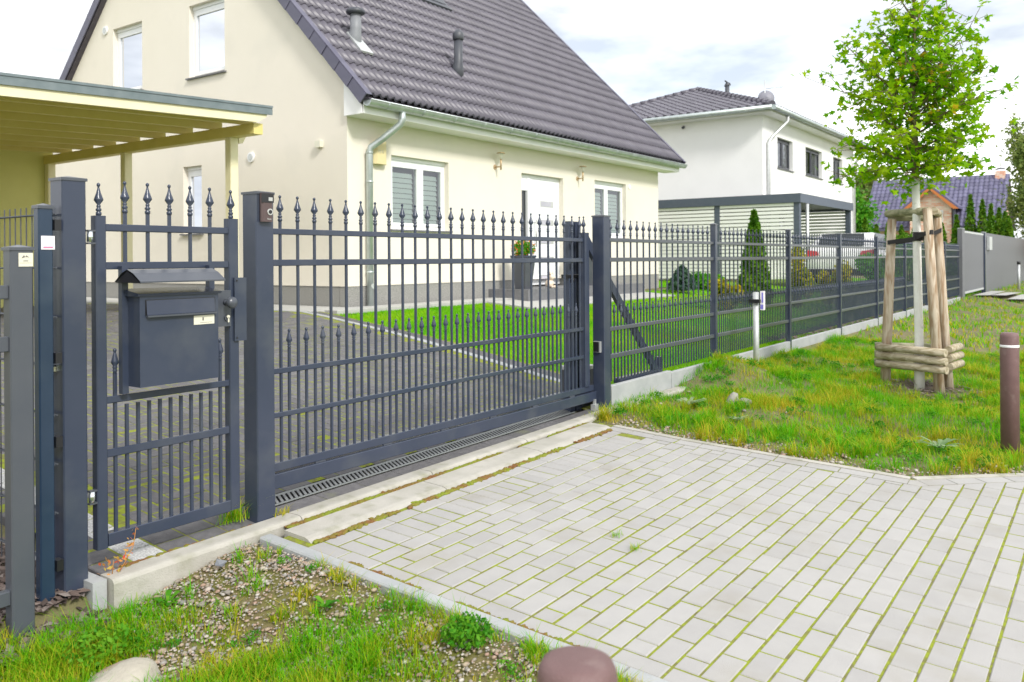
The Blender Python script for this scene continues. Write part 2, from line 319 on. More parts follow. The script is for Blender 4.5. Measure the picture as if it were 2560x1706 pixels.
# ------------------------------------------------------------------ setting: one ground sheet to the horizon
def ax(parts):
    o=[]
    for a,b,s in parts:
        k=max(1,round((b-a)/s)); o+=[a+(b-a)*i/k for i in range(k)]
    return o+[parts[-1][1]]
us=ax([(-900,-60,210),(-60,-4,8),(-4,1,.5),(1,2.5,.06),(2.5,13,.15),(13,40,.6),(40,120,8),(120,1500,230)])
vs_=ax([(-1200,-60,240),(-60,-4,8),(-4,.8,.3),(.8,3.42,.08),(3.42,3.49,.07),(3.49,9.9,.2),(9.9,30,1.2),(30,90,8),(90,1500,235)])
co=[];
for v in vs_:
    for u in us:
        if v<3.45: z=z_out(u,v)-.012 if not(2.58<u<edge_u(v)) else z_street(u,v)-.05
        else: z=z_in(u,v)-.045
        co.append((u,v,z))
nu=len(us); idx=[]
for j in range(len(vs_)-1):
    for i in range(nu-1):
        a=j*nu+i; idx+=[a,a+1,a+nu+1,a+nu]
g=fastmesh('ground',co,4,idx,SOIL,smooth=True); tag(g,kind='structure')
g.data.materials.append(FAR); g.data.materials.append(SOILG)
mi=[]
for j in range(len(vs_)-1):
    for i in range(nu-1):
        u=(us[i]+us[i+1])/2; v=(vs_[j]+vs_[j+1])/2
        mi.append(1 if (u>45 or v>30 or u<-4 or v<-5) else (2 if (u<2.58 and v<3.4) else 0))
g.data.polygons.foreach_set('material_index',mi)
def sheet(name,poly_test,u0,u1,v0,v1,s,zf,m,dz,parent=None,kind='structure'):
    nu=int((u1-u0)/s)+1; nv=int((v1-v0)/s)+1; vi={}; co=[]; idx=[]
    def vid(i,j):
        if (i,j) not in vi: u=u0+i*s; v=v0+j*s; vi[(i,j)]=len(co); co.append((u,v,zf(u,v)+dz))
        return vi[(i,j)]
    for j in range(nv-1):
        for i in range(nu-1):
            if poly_test(u0+(i+.5)*s,v0+(j+.5)*s): idx+=[vid(i,j),vid(i+1,j),vid(i+1,j+1),vid(i,j+1)]
    return tag(fastmesh(name,co,4,idx,m,parent,True),kind=kind)
# ------------------------------------------------------------------ street paving
def tilt(su,sv):
    x=Vector((1,0,su)).normalized(); y=Vector((0,1,sv)); y=(y-x*y.dot(x)).normalized(); z=x.cross(y)
    return Matrix((x,y,z)).transposed().to_quaternion()
def paver_geo(l,w,h=.06,c=.004,g=.007):
    ga,gb_=g if isinstance(g,tuple) else (g,g)
    a=l/2-ga/2; b=w/2-gb_/2
    vs=[(-a,-b,-h),(a,-b,-h),(a,b,-h),(-a,b,-h),(-a,-b,-c),(a,-b,-c),(a,b,-c),(-a,b,-c),(-a+c,-b+c,0),(a-c,-b+c,0),(a-c,b-c,0),(-a+c,b-c,0)]
    fs=[(0,1,5,4),(1,2,6,5),(2,3,7,6),(3,0,4,7),(4,5,9,8),(5,6,10,9),(6,7,11,10),(7,4,8,11),(8,9,10,11)]
    return vs,fs
def lay(items,name,parent,m_obj,m_join,zf,slope,limit,g=.007,h=.06,stone=None):
    """items (u,v,lu,lv): nearest ones become objects, the rest one joined part"""
    items=sorted(items,key=lambda t:(t[0]**2+t[1]**2)); q=tilt(*slope); meshes={}
    rest=M()
    for k,(u,v,lu,lv) in enumerate(items):
        key=(round(lu,3),round(lv,3)); dz=R.uniform(-.0025,.0025); rz=R.uniform(-.008,.008)
        if k<limit:
            if key not in meshes:
                a,b=paver_geo(lu,lv,h=h,g=g); meshes[key]=M().add(a,b).mesh(name,m_obj)
            link(name,meshes[key],parent,(u,v,zf(u,v)+dz),q@Matrix.Rotation(rz,3,'Z').to_quaternion()@Matrix.Rotation(R.uniform(-.006,.006),3,'X').to_quaternion())
        else:
            a,b=paver_geo(lu,lv,h=h,g=g); mm=Matrix.LocRotScale(Vector((u,v,zf(u,v)+dz)),q,None)
            rest.add([mm@Vector(p) for p in a],b)
    if rest.v: tag(rest.build(name+'_field',m_join,parent),kind='stuff')
street=struct('street_paving')
sheet('joint_bed',lambda u,v:2.64<u<edge_u(v)+.02 and v<3.3,2.64,15,-3.4,3.35,.1,z_street,MOSS,-.0035,street,'structure')
S=.1012; V0=3.118; items=[]
UL=2.655     # inner side of edging
for k in range(15): pass
# border of stretchers along the left edging
v=V0
while v>-3.2:
    items.append((UL+S/2,v-S,S,2*S)); v-=2*S
# stretcher row and header row at the kerb
u=UL+S
while u<EDGE[0][0]-.05:
    items.append((u+S,V0-S/2,2*S,S)) if u+2*S<edge_u(V0)-.12 else None
    u+=2*S
u=UL+S
while u+S<edge_u(2.9)-.16: items.append((u+S/2,V0-2*S,S,2*S)); u+=S
def inner_u(v):
    for (a,b),(c,d) in zip(EDGE,EDGE[1:]):
        if d<=v<=b: m_=(c-a)/(b-d); return edge_u(v)-.16*math.sqrt(1+m_*m_)
    return edge_u(v)-.16
ends=[]
row=0; v=V0-3*S
while v>-3.3:
    u=UL+S; ue=min(inner_u(v),inner_u(v-S))
    if row%2: items.append((u+S/2,v-S/2,S,S)); u+=S
    while u+2*S<ue: items.append((u+S,v-S/2,2*S,S)); u+=2*S
    ua,ub=inner_u(v-.005),inner_u(v-S+.005)
    if ua-u>.03 and ub-u>.03: ends.append((u+.005,v-.005,v-S+.005,ua,ub))
    v-=S; row+=1
lay([i for i in items if i],'paver',street,PAVER,PAVERJ,z_street,(.02,.055),300,(.0078,.0082))
for q_,(a,vt_,vb_,ua,ub) in enumerate(ends):
    P4=[(a,vb_),(ub-.005,vb_),(ua-.005,vt_),(a,vt_)]
    M().add([(x,y,z_street(x,y)-.06) for x,y in P4]+[(x,y,z_street(x,y)) for x,y in P4],[(3,2,1,0),(4,5,6,7),(0,1,5,4),(1,2,6,5),(2,3,7,6),(3,0,4,7)]).build('cut_paver',PAVER,street)
_P=Vector((5.80,1.08)); 
def _n(a,b): t=Vector((b[0]-a[0],b[1]-a[1])).normalized(); return Vector((t.y,-t.x))
_n1=_n(EDGE[2],EDGE[3]); _n2=_n(EDGE[3],EDGE[4]); _w=[_P+_n1*.055,_P+_n1*.158,_P+(_n1+_n2).normalized()*.175,_P+_n2*.158,_P+_n2*.055]
M().add([(q_.x,q_.y,z_street(q_.x,q_.y)-.06) for q_ in _w]+[(q_.x,q_.y,z_street(q_.x,q_.y)+.001) for q_ in _w],[(0,1,2,3,4)[::-1],(5,6,7,8,9),(0,1,6,5),(1,2,7,6),(2,3,8,7),(3,4,9,8),(4,0,5,9)]).build('corner_stone',PAVER,street)
# right border course following the verge line, and the thin edging outside it
eb=M(); 
def along(pts,step):
    out=[]
    for (a,b),(c,d) in zip(pts,pts[1:]):
        Ls=math.hypot(c-a,d-b); n=max(1,round(Ls/step))
        for i in range(n):
            t0=i/n; t1=(i+1)/n; out.append((a+(c-a)*t0,b+(d-b)*t0,a+(c-a)*t1,b+(d-b)*t1))
    return out
def stone(m,a,b,c,d,off0,off1,zf,top=0,h=.08,gap=.004):
    L_=math.hypot(c-a,d-b); tx,ty=(c-a)/L_,(d-b)/L_; nx,ny=ty,-tx
    a+=tx*gap;b+=ty*gap;c-=tx*gap;d-=ty*gap
    P=[(a+nx*off0,b+ny*off0),(c+nx*off0,d+ny*off0),(c+nx*off1,d+ny*off1),(a+nx*off1,b+ny*off1)]
    vs=[(x,y,zf(x,y)+top-h) for x,y in P]+[(x,y,zf(x,y)+top) for x,y in P]
    return m.add(vs,[(3,2,1,0),(4,5,6,7),(0,1,5,4),(1,2,6,5),(2,3,7,6),(3,0,4,7)])
for s_ in along(EDGE[:-1],.2): stone(M(),*s_,.055,.155,z_street,.001).build('border_stone',PAVER,street)
edging=struct('verge_edging')
for s_ in along(EDGE[:-1],1.0): stone(M(),*s_,-.005,.05,z_street,.006,.2,.003).build('edging_stone',CONC,edging)
ledge=struct('left_edging')
for i in range(6):
    v1=3.36-i*.98; v0=v1-.97
    m=M(); z=lambda v:z_street(2.6,v)+.012
    vs=[(2.575,v0,z(v0)-.2),(2.645,v0,z(v0)-.2),(2.645,v1,z(v1)-.2),(2.575,v1,z(v1)-.2),(2.575,v0,z(v0)-.008),(2.645,v0,z(v0)-.008),(2.645,v1,z(v1)-.008),(2.575,v1,z(v1)-.008),
        (2.582,v0,z(v0)),(2.638,v0,z(v0)),(2.638,v1,z(v1)),(2.582,v1,z(v1))]
    fs=[(0,1,5,4),(1,2,6,5),(2,3,7,6),(3,0,4,7),(4,5,9,8),(5,6,10,9),(6,7,11,10),(7,4,8,11),(8,9,10,11)]
    m.add(vs,fs).build('edging_stone',CONC2,ledge)
# kerbs: profile swept along u
def kerb_piece(u0,u1,prof,zf,name,m,parent,cap=True,smooth=True):
    n=len(prof); vs=[]; 
    for u in (u0,u1):
        for v,z in prof: vs.append((u,v,zf(u)+z))
    fs=[(i,(i+1)%n,n+(i+1)%n,n+i) for i in range(n)]; fs=[f[::-1] for f in fs]
    mm=M().add(vs,fs); mm.add([],[tuple(range(n)),tuple(range(n,2*n))[::-1]]); mm.f[-2:]=[tuple(range(n)),tuple(range(n,2*n))[::-1]]
    return mm.build(name,m,parent)
kz=lambda u: .012+.016*(u-2.7)
kerb=struct('gate_kerb')
kp=[(3.39,-.25),(3.39,.012),(3.395,.022),(3.405,.029),(3.42,.032),(3.497,.032),(3.497,-.25)]
ke=[1.865,2.86,3.87,4.88,5.89,6.9,7.9]
for a,b in zip(ke,ke[1:]): kerb_piece(a+.003,b-.003,kp,kz if a<6 else (lambda u:kz(6.4)-.0*(u)),'kerb_stone',CONC,kerb)
M().box(1.80,1.86,3.43,4.6,-.25,.028).build('kerb_stone',CONC2,kerb)
k2z=lambda u: .0+.019*(u-2.7)
kerb2=struct('street_kerb')
kp2=[(3.155,-.2),(3.155,-.012),(3.165,.0),(3.185,.012),(3.21,.019),(3.355,.026),(3.355,-.2)]
ke2=[2.70,3.72,4.72,5.65]
kp2=[(v-.02,z) for v,z in kp2]
for a,b in zip(ke2,ke2[1:]): kerb_piece(a+.003,b-.003,kp2,k2z,'kerb_stone',CONC,kerb2)
# moss lines
mo=M()
def mossline(a,b,n,w,zf,r=(.004,.014)):
    for i in range(n):
        t=R.random(); u=a[0]+(b[0]-a[0])*t+R.gauss(0,w if a[1]!=b[1] else .002); v=a[1]+(b[1]-a[1])*t+R.gauss(0,w)
        if noise.noise(Vector((u*3.5,v*2.5,9)))<-.22: continue
        mo.blob((u,v,zf(u,v)),R.uniform(*r),i,1,.3,(1.5,1,.7))
mossline((2.75,3.363),(5.9,3.363),1900,.011,lambda u,v:kz(u)+.010,(.005,.013))
mossline((2.72,3.125),(5.6,3.125),1500,.010,lambda u,v:z_street(u,v)+.002,(.004,.012))
mossline((2.652,3.05),(2.652,.8),500,.005,lambda u,v:z_street(u,v)+.003,(.004,.011))
mossline((1.95,3.505),(2.65,3.505),130,.008,lambda u,v:.03,(.005,.014))
tag(mo.build('joint_moss',MOSSD),kind='stuff')
# ------------------------------------------------------------------ driveway
drive=struct('driveway')
def strip_u(v):
    pts=[(3.5,6.72),(4.3,6.8),(5.56,7.10),(6.6,7.33),(7.54,7.52),(8.17,7.62),(8.95,7.80),(14.6,7.68),(19,7.6)]
    for (a,b),(c,d) in zip(pts,pts[1:]):
        if a<=v<=c: return b+(d-b)*(v-a)/(c-a)
    return 7.6
sheet('joint_bed',lambda u,v: 1.86<u<strip_u(v)+.3 and (v>3.8 or v<3.6 or u>6.1 or u<2.75),1.2,8.2,3.5,14.6,.1,z_in,MOSS,-.0025,drive,'structure')
items=[]; C_=.1
for j in range(0,108):
    for i in range(0,62):
        u=1.88+i*C_; v=3.78+j*C_; k=(i-j)%4
        if 2.04<u<2.2 : continue
        if k==0 and i<61 and not(2.0<u+C_<2.2): it=(u+C_,v+C_/2,2*C_,C_)
        elif k==0: it=(u+C_/2,v+C_/2,C_,C_)
        elif k==3: it=(u+C_/2,v+C_,C_,2*C_)
        else: continue
        if it[0]+it[2]/2<strip_u(it[1])-.02 and it[1]<14.3: items.append(it)
lay(items,'paver',drive,DPAV,DPAVJ,z_in,(.012,.1),300,.0085)
bl=M()
for j in range(0,70):
    v=3.805+.155*j
    if v<12: 
        a,b=paver_geo(.145,.155); mm=Matrix.LocRotScale(Vector((2.115,v+.077,z_in(2.1,v+.077)+.001)),tilt(0,.1 if v<9 else 0),None)
        if j<30: M().add(a,b).build('light_paver',GRAN,drive,(2.115,v+.077,z_in(2.1,v+.077)+.001),tilt(0,.1))
# pavers between the kerb and the channel drain
for q in (0,1): M().add(*paver_geo(.15,.15,g=.006)).build('light_paver',GRAN,drive,(2.115,3.575+.15*q,z_in(2.1,3.575+.15*q)+.002),tilt(.012,.1))
u=1.875
while u<6.1:
    if abs(u-2.035)<.004: u=2.195
    w=.3 if u>2.7 else (.16 if u<2.1 else .165)
    if True:
        if u>2.75: M().add(*paver_geo(w,.135,g=.006)).build('edge_paver',DPAV,drive,(u+w/2,3.568,z_in(u+w/2,3.568)+.002),tilt(.012,.1))
        else:
            for q in (0,1): M().add(*paver_geo(w,.13,g=.01)).build('edge_paver',DPAV,drive,(u+w/2,3.565+.13*q,z_in(u+w/2,3.565+.13*q)+.002),tilt(.012,.1))
    u+=w
# pale strip between driveway and lawn, dark row beside it
for a in np.arange(3.75,14.2,.5):
    p,q=(strip_u(a),a),(strip_u(a+.5),a+.5)
    stone(M(),*p,*q,0,.09,z_in,.006,.1,.002).build('edge_strip',CONC2,drive)
    if a<8.9: stone(M(),*p,*q,.095,.26,z_in,.0,.1,.002).build('edge_row',DPAV,drive)
# terrace slabs round the house
ter=struct('house_path')
u=8.2
while u<17.6:
    M().add(*paver_geo(.5,.5,g=.006)).build('slab',SLAB,ter,(u+.25,9.2,.645)); u+=.5
v=9.0
while v<17.5:
    for uu in (7.92,8.42): M().add(*paver_geo(.5,.5,g=.006)).build('slab',SLAB,ter,(uu+.25,v+.2+.25,.64)); 
    v+=.5
for i in range(11):
    for j in range(2):
        u=11.9+i*.5; v=8.68-j*.5; M().add(*paver_geo(.5,.5,g=.006)).build('slab',SLAB,ter,(u,v,z_in(u,v)+.01),tilt(0,.08))
# channel drain
dr=tag(struct('channel_drain'),'steel slotted channel drain running in front of the sliding gate'); 
dz=lambda u:z_in(u,3.65)+.003
M().add([(2.8,3.64,dz(2.8)),(5.95,3.64,dz(5.95)),(5.95,3.665,dz(5.95)),(2.8,3.665,dz(2.8)),(2.8,3.75,dz(2.8)+.010),(5.95,3.75,dz(5.95)+.010),(5.95,3.775,dz(5.95)+.0125),(2.8,3.775,dz(2.8)+.0125)],[(0,1,2,3),(4,5,6,7)]).build('rim',mat('drain_frame_steel',(.24,.26,.26),.5,.3),dr)
M().add([(2.8,3.66,dz(2.8)-.02),(5.95,3.66,dz(5.95)-.02),(5.95,3.755,dz(5.95)-.02),(2.8,3.755,dz(2.8)-.02)],[(0,1,2,3)]).build('trough',BLK,dr)
gb=M().add([(-.0085-.022,-.045,0),(.0085-.022,-.045,0),(.0085+.022,.045,0),(-.0085+.022,.045,0),(-.0085-.022,-.045,-.006),(.0085-.022,-.045,-.006),(.0085+.022,.045,-.006),(-.0085+.022,.045,-.006)],[(0,1,2,3),(4,5,1,0),(6,7,3,2),(5,6,2,1),(7,4,0,3)]).mesh('grate_bar',mat('dull_grate_steel',(.2,.21,.22),.5,.3))
for k in range(97): link('grate_bar',gb,dr,(2.82+k*.0322,3.707,dz(2.82+k*.0322)+.0065),tilt(0,.1))
# ------------------------------------------------------------------ gate posts, finials, bars
def cap(m,x0,x1,y0,y1,z,h=.012,o=.004,pk=.010):
    x0-=o;x1+=o;y0-=o;y1+=o; cx=(x0+x1)/2; cy=(y0+y1)/2
    m.box(x0,x1,y0,y1,z,z+h)
    return m.add([(x0,y0,z+h),(x1,y0,z+h),(x1,y1,z+h),(x0,y1,z+h),(cx,cy,z+h+pk)],[(0,1,4),(1,2,4),(2,3,4),(3,0,4)])
def post(name,x0,x1,y0,y1,z0,z1,label,cat='gate post',group=None,m=ANTH,capm=None):
    t=thing(name,((x0+x1)/2,(y0+y1)/2,z0),label,cat,group)
    M().pbox(x0,x1,y0,y1,z0,z1,.005).build('post_body',m,t); cap(M(),x0,x1,y0,y1,z1).build('post_cap',capm or ANTHG,t); return t
P1=post('gate_post',1.722,1.822,3.502,3.602,-.12,1.685,'tall slate post carrying the hinges of the mailbox gate','gate post','square gate posts')
P2=post('gate_post',2.675,2.785,3.502,3.612,.0,1.685,'tall slate post with the brown doorbell at its top','gate post','square gate posts')
P3=post('gate_post',6.175,6.285,3.502,3.615,.03,1.70,'tall slate post between the sliding gate and the spiked fence','gate post','square gate posts')
M().hbox(1.712,1.722,3.53,3.58,.9,.93).build('bolt',CHROME,P1)
# doorbell
db=M().pbox(2.692,2.760,3.474,3.501,1.545,1.690,.008).build('doorbell',BROWNP,P2)
M().box(2.690,2.762,3.4715,3.476,1.642,1.688).build('camera_window',BLK,db)
M().box(2.728,2.752,3.469,3.472,1.650,1.668).build('camera_lens',SATIN,db)
M().tube([(2.738,3.478,1.595),(2.738,3.469,1.595)],.0165,16).build('button',SATIN,db)
M().tube([(2.738,3.4795,1.595),(2.738,3.4675,1.595)],.010,12).build('button_core',BLK,db)
m=M(); 
for i in range(4): m.box(2.724+.006*i,2.7275+.006*i,3.4735,3.4745,1.556,1.561+.003*(i==0))
m.build('maker_mark',SATIN,db)
# keypad on gate post 3, side facing the opening
kp_=M().box(6.158,6.175,3.531,3.600,.562,.655).build('keypad',GALV,P3)
M().box(6.155,6.159,3.545,3.600,.566,.650).build('reader_face',BLK,kp_)
def finial_mesh(s=1,m=ANTH,small=False):
    if small: p=[(.0,0),(.009,0),(.0075,.006),(.010,.010),(.010,.014),(.0075,.018),(.0105,.024),(.0105,.028),(.008,.032),(.0165,.045),(.015,.055),(.007,.085),(.0055,.09),(.008,.097),(.0075,.104),(.001,.109)]
    else: p=[(.0,0),(.009,0),(.012,.005),(.012,.014),(.0075,.018),(.012,.023),(.012,.029),(.007,.033),(.009,.039),(.009,.043),(.006,.047),(.0195,.066),(.0185,.073),(.0095,.098),(.0045,.118),(.004,.123),(.0078,.129),(.0075,.136),(.001,.141)]
    return M().lathe([(r*s,z*s) for r,z in p],n=8).mesh('finial',m)
FIN=finial_mesh(); FINS=finial_mesh(small=True)
def barmesh(w,h,name='bar',m=ANTH): return M().pbox(-w/2,w/2,-w/2,w/2,0,h,.0015).mesh(name,m)
def add_bar(par,bm,u,v,z,fin,zt,name='bar'):
    b=link(name,bm,par,(u,v,z)); 
    if fin: link('finial',fin,b,(u,v,zt))
    return b
# ------------------------------------------------------------------ wicket gate with mailbox
wg=thing('wicket_gate',(1.88,3.52,.12),'narrow slate spear-topped gate with a mailbox and knob','gate')
yv=3.502
M().pbox(1.862,1.908,yv,yv+.045,.13,1.545).build('stile',ANTH,wg); M().pbox(2.517,2.572,yv,yv+.045,.14,1.555).build('stile',ANTH,wg)
for z0,z1 in ((1.48,1.511),(1.316,1.348),(.743,.773),(.513,.548)): M().hbox(1.909,2.516,yv+.006,yv+.036,z0,z1).build('rail',ANTH,wg)
M().hbox(1.909,2.516,yv,yv+.045,.135,.19).build('rail',ANTH,wg)
link('finial',FIN,wg,(1.886,yv+.022,1.545)); link('finial',FIN,wg,(2.543,yv+.022,1.555))
BT=barmesh(.014,.215); BTL=barmesh(.014,.58)
for u in (2.002,2.108,2.214,2.320,2.425): add_bar(wg,BT,u,yv+.021,1.345,FIN,1.56,'upper_bar')
bl1=barmesh(.014,.33); bl2=barmesh(.014,.35)
BLW=barmesh(.014,.545); BLS=barmesh(.014,.68)
for k in range(11):
    u=1.952+.0524*k
    link('lower_bar',BLS if k in (0,10) else BLW,wg,(u,yv+.021,.185)) if k not in (0,10) else add_bar(wg,BLS,u,yv+.021,.19,FINS,.868,'lower_bar')
for q,(u) in enumerate((1.972,2.4)): M().box(u-.014,u+.014,yv-.03,yv+.0,.78 if q==0 else 1.2,1.33).build('mailbox_bracket',ANTH,wg)
mb=M().box(1.985,2.370,3.382,3.49,.812,1.20).build('mailbox',ANTH,wg)
M().add([(1.972,3.375,1.20),(2.382,3.375,1.20),(2.382,3.495,1.20),(1.972,3.495,1.20),(1.972,3.37,1.212),(2.382,3.37,1.212),(2.382,3.495,1.232),(1.972,3.495,1.232)],[(3,2,1,0),(4,5,6,7),(0,1,5,4),(1,2,6,5),(2,3,7,6),(3,0,4,7)]).build('mailbox_lid',ANTH,mb)
M().box(2.01,2.352,3.3795,3.382,1.116,1.185).build('flap_recess',BLK,mb)
M().add([(2.014,3.374,1.120),(2.348,3.374,1.120),(2.348,3.379,1.182),(2.014,3.379,1.182),(2.014,3.366,1.118),(2.348,3.366,1.118)],[(0,1,2,3),(4,5,1,0)]).build('flap',ANTH,mb)
M().box(2.012,2.350,3.362,3.3815,1.110,1.1175).build('flap_lip',ANTHG,mb)
pl=M().box(2.242,2.347,3.3795,3.382,1.063,1.104).build('name_plate',CREAML,mb)
M().add([(2.285,3.379,1.080),(2.292,3.379,1.080),(2.292,3.379,1.095),(2.285,3.379,1.095),(2.272,3.379,1.070),(2.335,3.379,1.070),(2.335,3.379,1.0715),(2.272,3.379,1.0715)],[(0,1,2,3),(4,5,6,7)]).build('plate_print',INK,mb)
rf=M()
rf.add([(1.94,3.30,1.266),(2.352,3.30,1.266),(2.352,3.30,1.260),(1.94,3.30,1.260),(1.94,3.355,1.300),(2.352,3.355,1.300),(1.94,3.40,1.316),(2.352,3.40,1.316),(1.94,3.445,1.300),(2.352,3.445,1.300),(1.94,3.50,1.262),(2.352,3.50,1.262)],[(0,1,5,4),(3,2,1,0),(4,5,7,6),(6,7,9,8),(8,9,11,10)])
rf.build('mailbox_roof',ANTHG,wg)
M().add([(1.942,3.302,1.259),(1.942,3.40,1.310),(1.942,3.498,1.259),(2.35,3.302,1.259),(2.35,3.40,1.310),(2.35,3.498,1.259)],[(0,1,2),(3,5,4),(0,3,4,1),(1,4,5,2)]).build('roof_inner',BLK,wg)
lk=M().box(2.43,2.516,yv-.012,yv+.030,1.035,1.208).build('lock_plate',ANTHG,wg)
M().lathe([(.016,0),(.010,.006),(.009,.028),(.020,.032),(.028,.042),(.029,.052),(.022,.064),(.001,.068)],n=16).build('knob',ANTHG,lk,(2.487,yv-.012,1.150),Matrix.Rotation(rad(90),3,'X').to_quaternion())
M().tube([(2.49,yv-.012,1.075),(2.49,yv-.020,1.075)],.013,14).build('cylinder_rose',ANTHG,lk); M().tube([(2.492,yv-.02,1.082),(2.492,yv-.028,1.082)],.008,12).add([(2.488,yv-.028,1.055),(2.496,yv-.028,1.055),(2.496,yv-.028,1.078),(2.488,yv-.028,1.078)],[(0,1,2,3)]).build('lock_cylinder',CREAML,lk)
sp=M().box(2.538,2.606,yv-.012,yv-.004,.96,1.268).build('strike_plate',ANTH,wg)
for z in (.975,1.253): M().tube([(2.55,yv-.011,z),(2.55,yv-.016,z)],.004,8).build('screw',BLK,sp)
for z in (1.455,.36):
    h=M().tube([(1.843,yv+.012,z-.022),(1.843,yv+.012,z+.022)],.013,12).build('hinge',CHROME,wg)
    M().box(1.83,1.862,yv+.002,yv+.022,z+.022,z+.029).build('hinge_plate',ANTHG,h); M().box(1.83,1.862,yv+.002,yv+.022,z-.031,z-.024).build('hinge_plate',ANTHG,h)
# ------------------------------------------------------------------ sliding gate
sg=thing('sliding_gate',(4.4,3.62,.15),'wide slate sliding gate with spear tips above a channel drain','gate')
gv=3.622; U0=2.80; U1=6.02
for z0,z1 in ((1.488,1.519),(1.321,1.355),(.752,.781),(.521,.548)): M().hbox(U0,U1-.001,gv-.015,gv+.015,z0,z1).build('rail',ANTH,sg)
M().hbox(U0,6.17,gv-.018,gv+.022,.238,.285).build('lower_rail',ANTH,sg)
M().hbox(U0,6.6,gv-.04,gv+.045,.155,.232).build('bottom_beam',ANTH,sg)
k=0
for u in (3.17,3.70,4.23,4.76,5.29,5.82): M().box(u-.035,u+.035,gv-.024,gv-.010,.2325,.2395).build('spacer_block',ANTHG,sg)
TB=barmesh(.014,1.275); SB=barmesh(.014,.595)
for k in range(27):
    u=2.92+.1178*k
    if u<U1-.03: add_bar(sg,TB,u,gv,.284,FIN,1.557,'tall_bar')
    u2=u+.0555
    if u2<U1-.03: add_bar(sg,SB,u2,gv,.284,FINS,.876,'short_bar')
u=2.92-.0622; add_bar(sg,SB,u,gv,.284,FINS,.876,'short_bar')
M().pbox(U1,U1+.07,gv-.03,gv+.03,.286,1.565).build('end_stile',ANTH,sg); link('finial',FIN,sg,(U1+.03,gv,1.562))
M().ext([(U1+.072,gv-.018,1.55),(U1+.072,gv-.018,1.44),(7.36,gv-.018,.25),(7.45,gv-.018,.25)],(0,.036,0)).build('brace',ANTH,sg)
M().hbox(6.6,7.46,gv-.03,gv+.03,.246,.29).build('tail_beam',ANTH,sg)
M().pbox(7.40,7.455,gv-.025,gv+.025,.291,.40).build('tail_post',ANTH,sg)
# portal posts guiding the gate and its drive box
pp=thing('guide_portal',(5.98,3.75,.1),'pair of slate guide posts with rollers behind the sliding gate end','gate portal')
for a in (5.93,6.035): M().pbox(a,a+.085,3.69,3.75,.08,1.66).build('guide_post',ANTH,pp)
M().hbox(5.90,6.16,3.685,3.75,1.19,1.22).build('roller_plate',BLK,pp)
for a in (5.96,6.08): M().tube([(a,3.68,1.16),(a,3.68,1.19)],.018,10).build('roller',BLK,pp)
mt=thing('gate_motor',(6.4,3.75,.1),'dark box-shaped gate drive with a pale lid behind the tall post','gate motor')
M().pbox(6.12,6.35,3.70,3.9,.06,.40,.01).build('motor_housing',POT,mt); M().pbox(6.11,6.36,3.69,3.91,.401,.43,.01).build('motor_lid',GALV,mt)
M().box(6.11,6.17,3.56,3.60,.06,.13).box(6.13,6.15,3.57,3.59,.13,.17).build('end_stop_bracket',GALV,mt)
# ------------------------------------------------------------------ fence panels on concrete slabs
pu=[6.285,8.60,11.10,13.57,16.02,18.45,20.86,23.25,25.62]
fv=3.535
tb=barmesh(.013,1.245,m=ANTH); sb_=barmesh(.013,.545,m=ANTH)
plinth=struct('concrete_plinth')
slabj=[6.29,7.47,8.60,11.10,13.57,16.02,18.45,20.86,23.25,25.62]
words=['first','second','third','fourth','fifth','sixth','seventh','eighth']
for i in range(8):
    a=pu[i]+(.0 if i==0 else .03); b=pu[i+1]-.03
    fp=thing('spear_fence_section',((a+b)/2,fv,.3),f'{words[i]} spear-topped fence section counted from the tall gate post' ,'fence section','spear topped fence sections on the concrete plinth')
    for z0,z1 in ((1.492,1.522),(1.321,1.357),(.732,.765),(.495,.533)): M().hbox(a,b,fv-.018,fv+.018,z0,z1).build('rail',ANTHG,fp)  # rails lighter than the bars: sky reflection put into their colour
    n=int((b-a-.04)/.1235); jo=M()
    for k in range(n+1):
        u=a+.06+.1235*k
        if u>b-.015: continue
        near=i<3
        if near:
            add_bar(fp,tb,u,fv,.30,FIN,1.545,'tall_bar'); 
            if u+.062<b-.01: add_bar(fp,sb_,u+.062,fv,.30,FINS,.845,'short_bar')
        else:
            bb=link('tall_bar',tb,fp,(u,fv,.30)); link('finial',FIN,bb,(u,fv,1.545)) if i<5 else None
            if i>=5: link('finial',FIN,bb,(u,fv,1.545))
            if u+.062<b-.01: add_bar(fp,sb_,u+.062,fv,.30,FINS if i<5 else None,.845,'short_bar')
    if i<8 and i>0:
        pt=post('fence_post',pu[i]-.03,pu[i]+.03,3.50,3.56,.09,1.70,f'slim fence post standing between the {words[i-1]} and {words[i]} spear sections','fence post','slim posts of the spear fence')
for q,(a,b) in enumerate(zip(slabj,slabj[1:])):
    zt=.268 if q==0 else .25
    M().hbox(a+.004,b-.004,3.503,3.553,-.05,zt,.004).build('plinth_slab',CONC2,plinth)
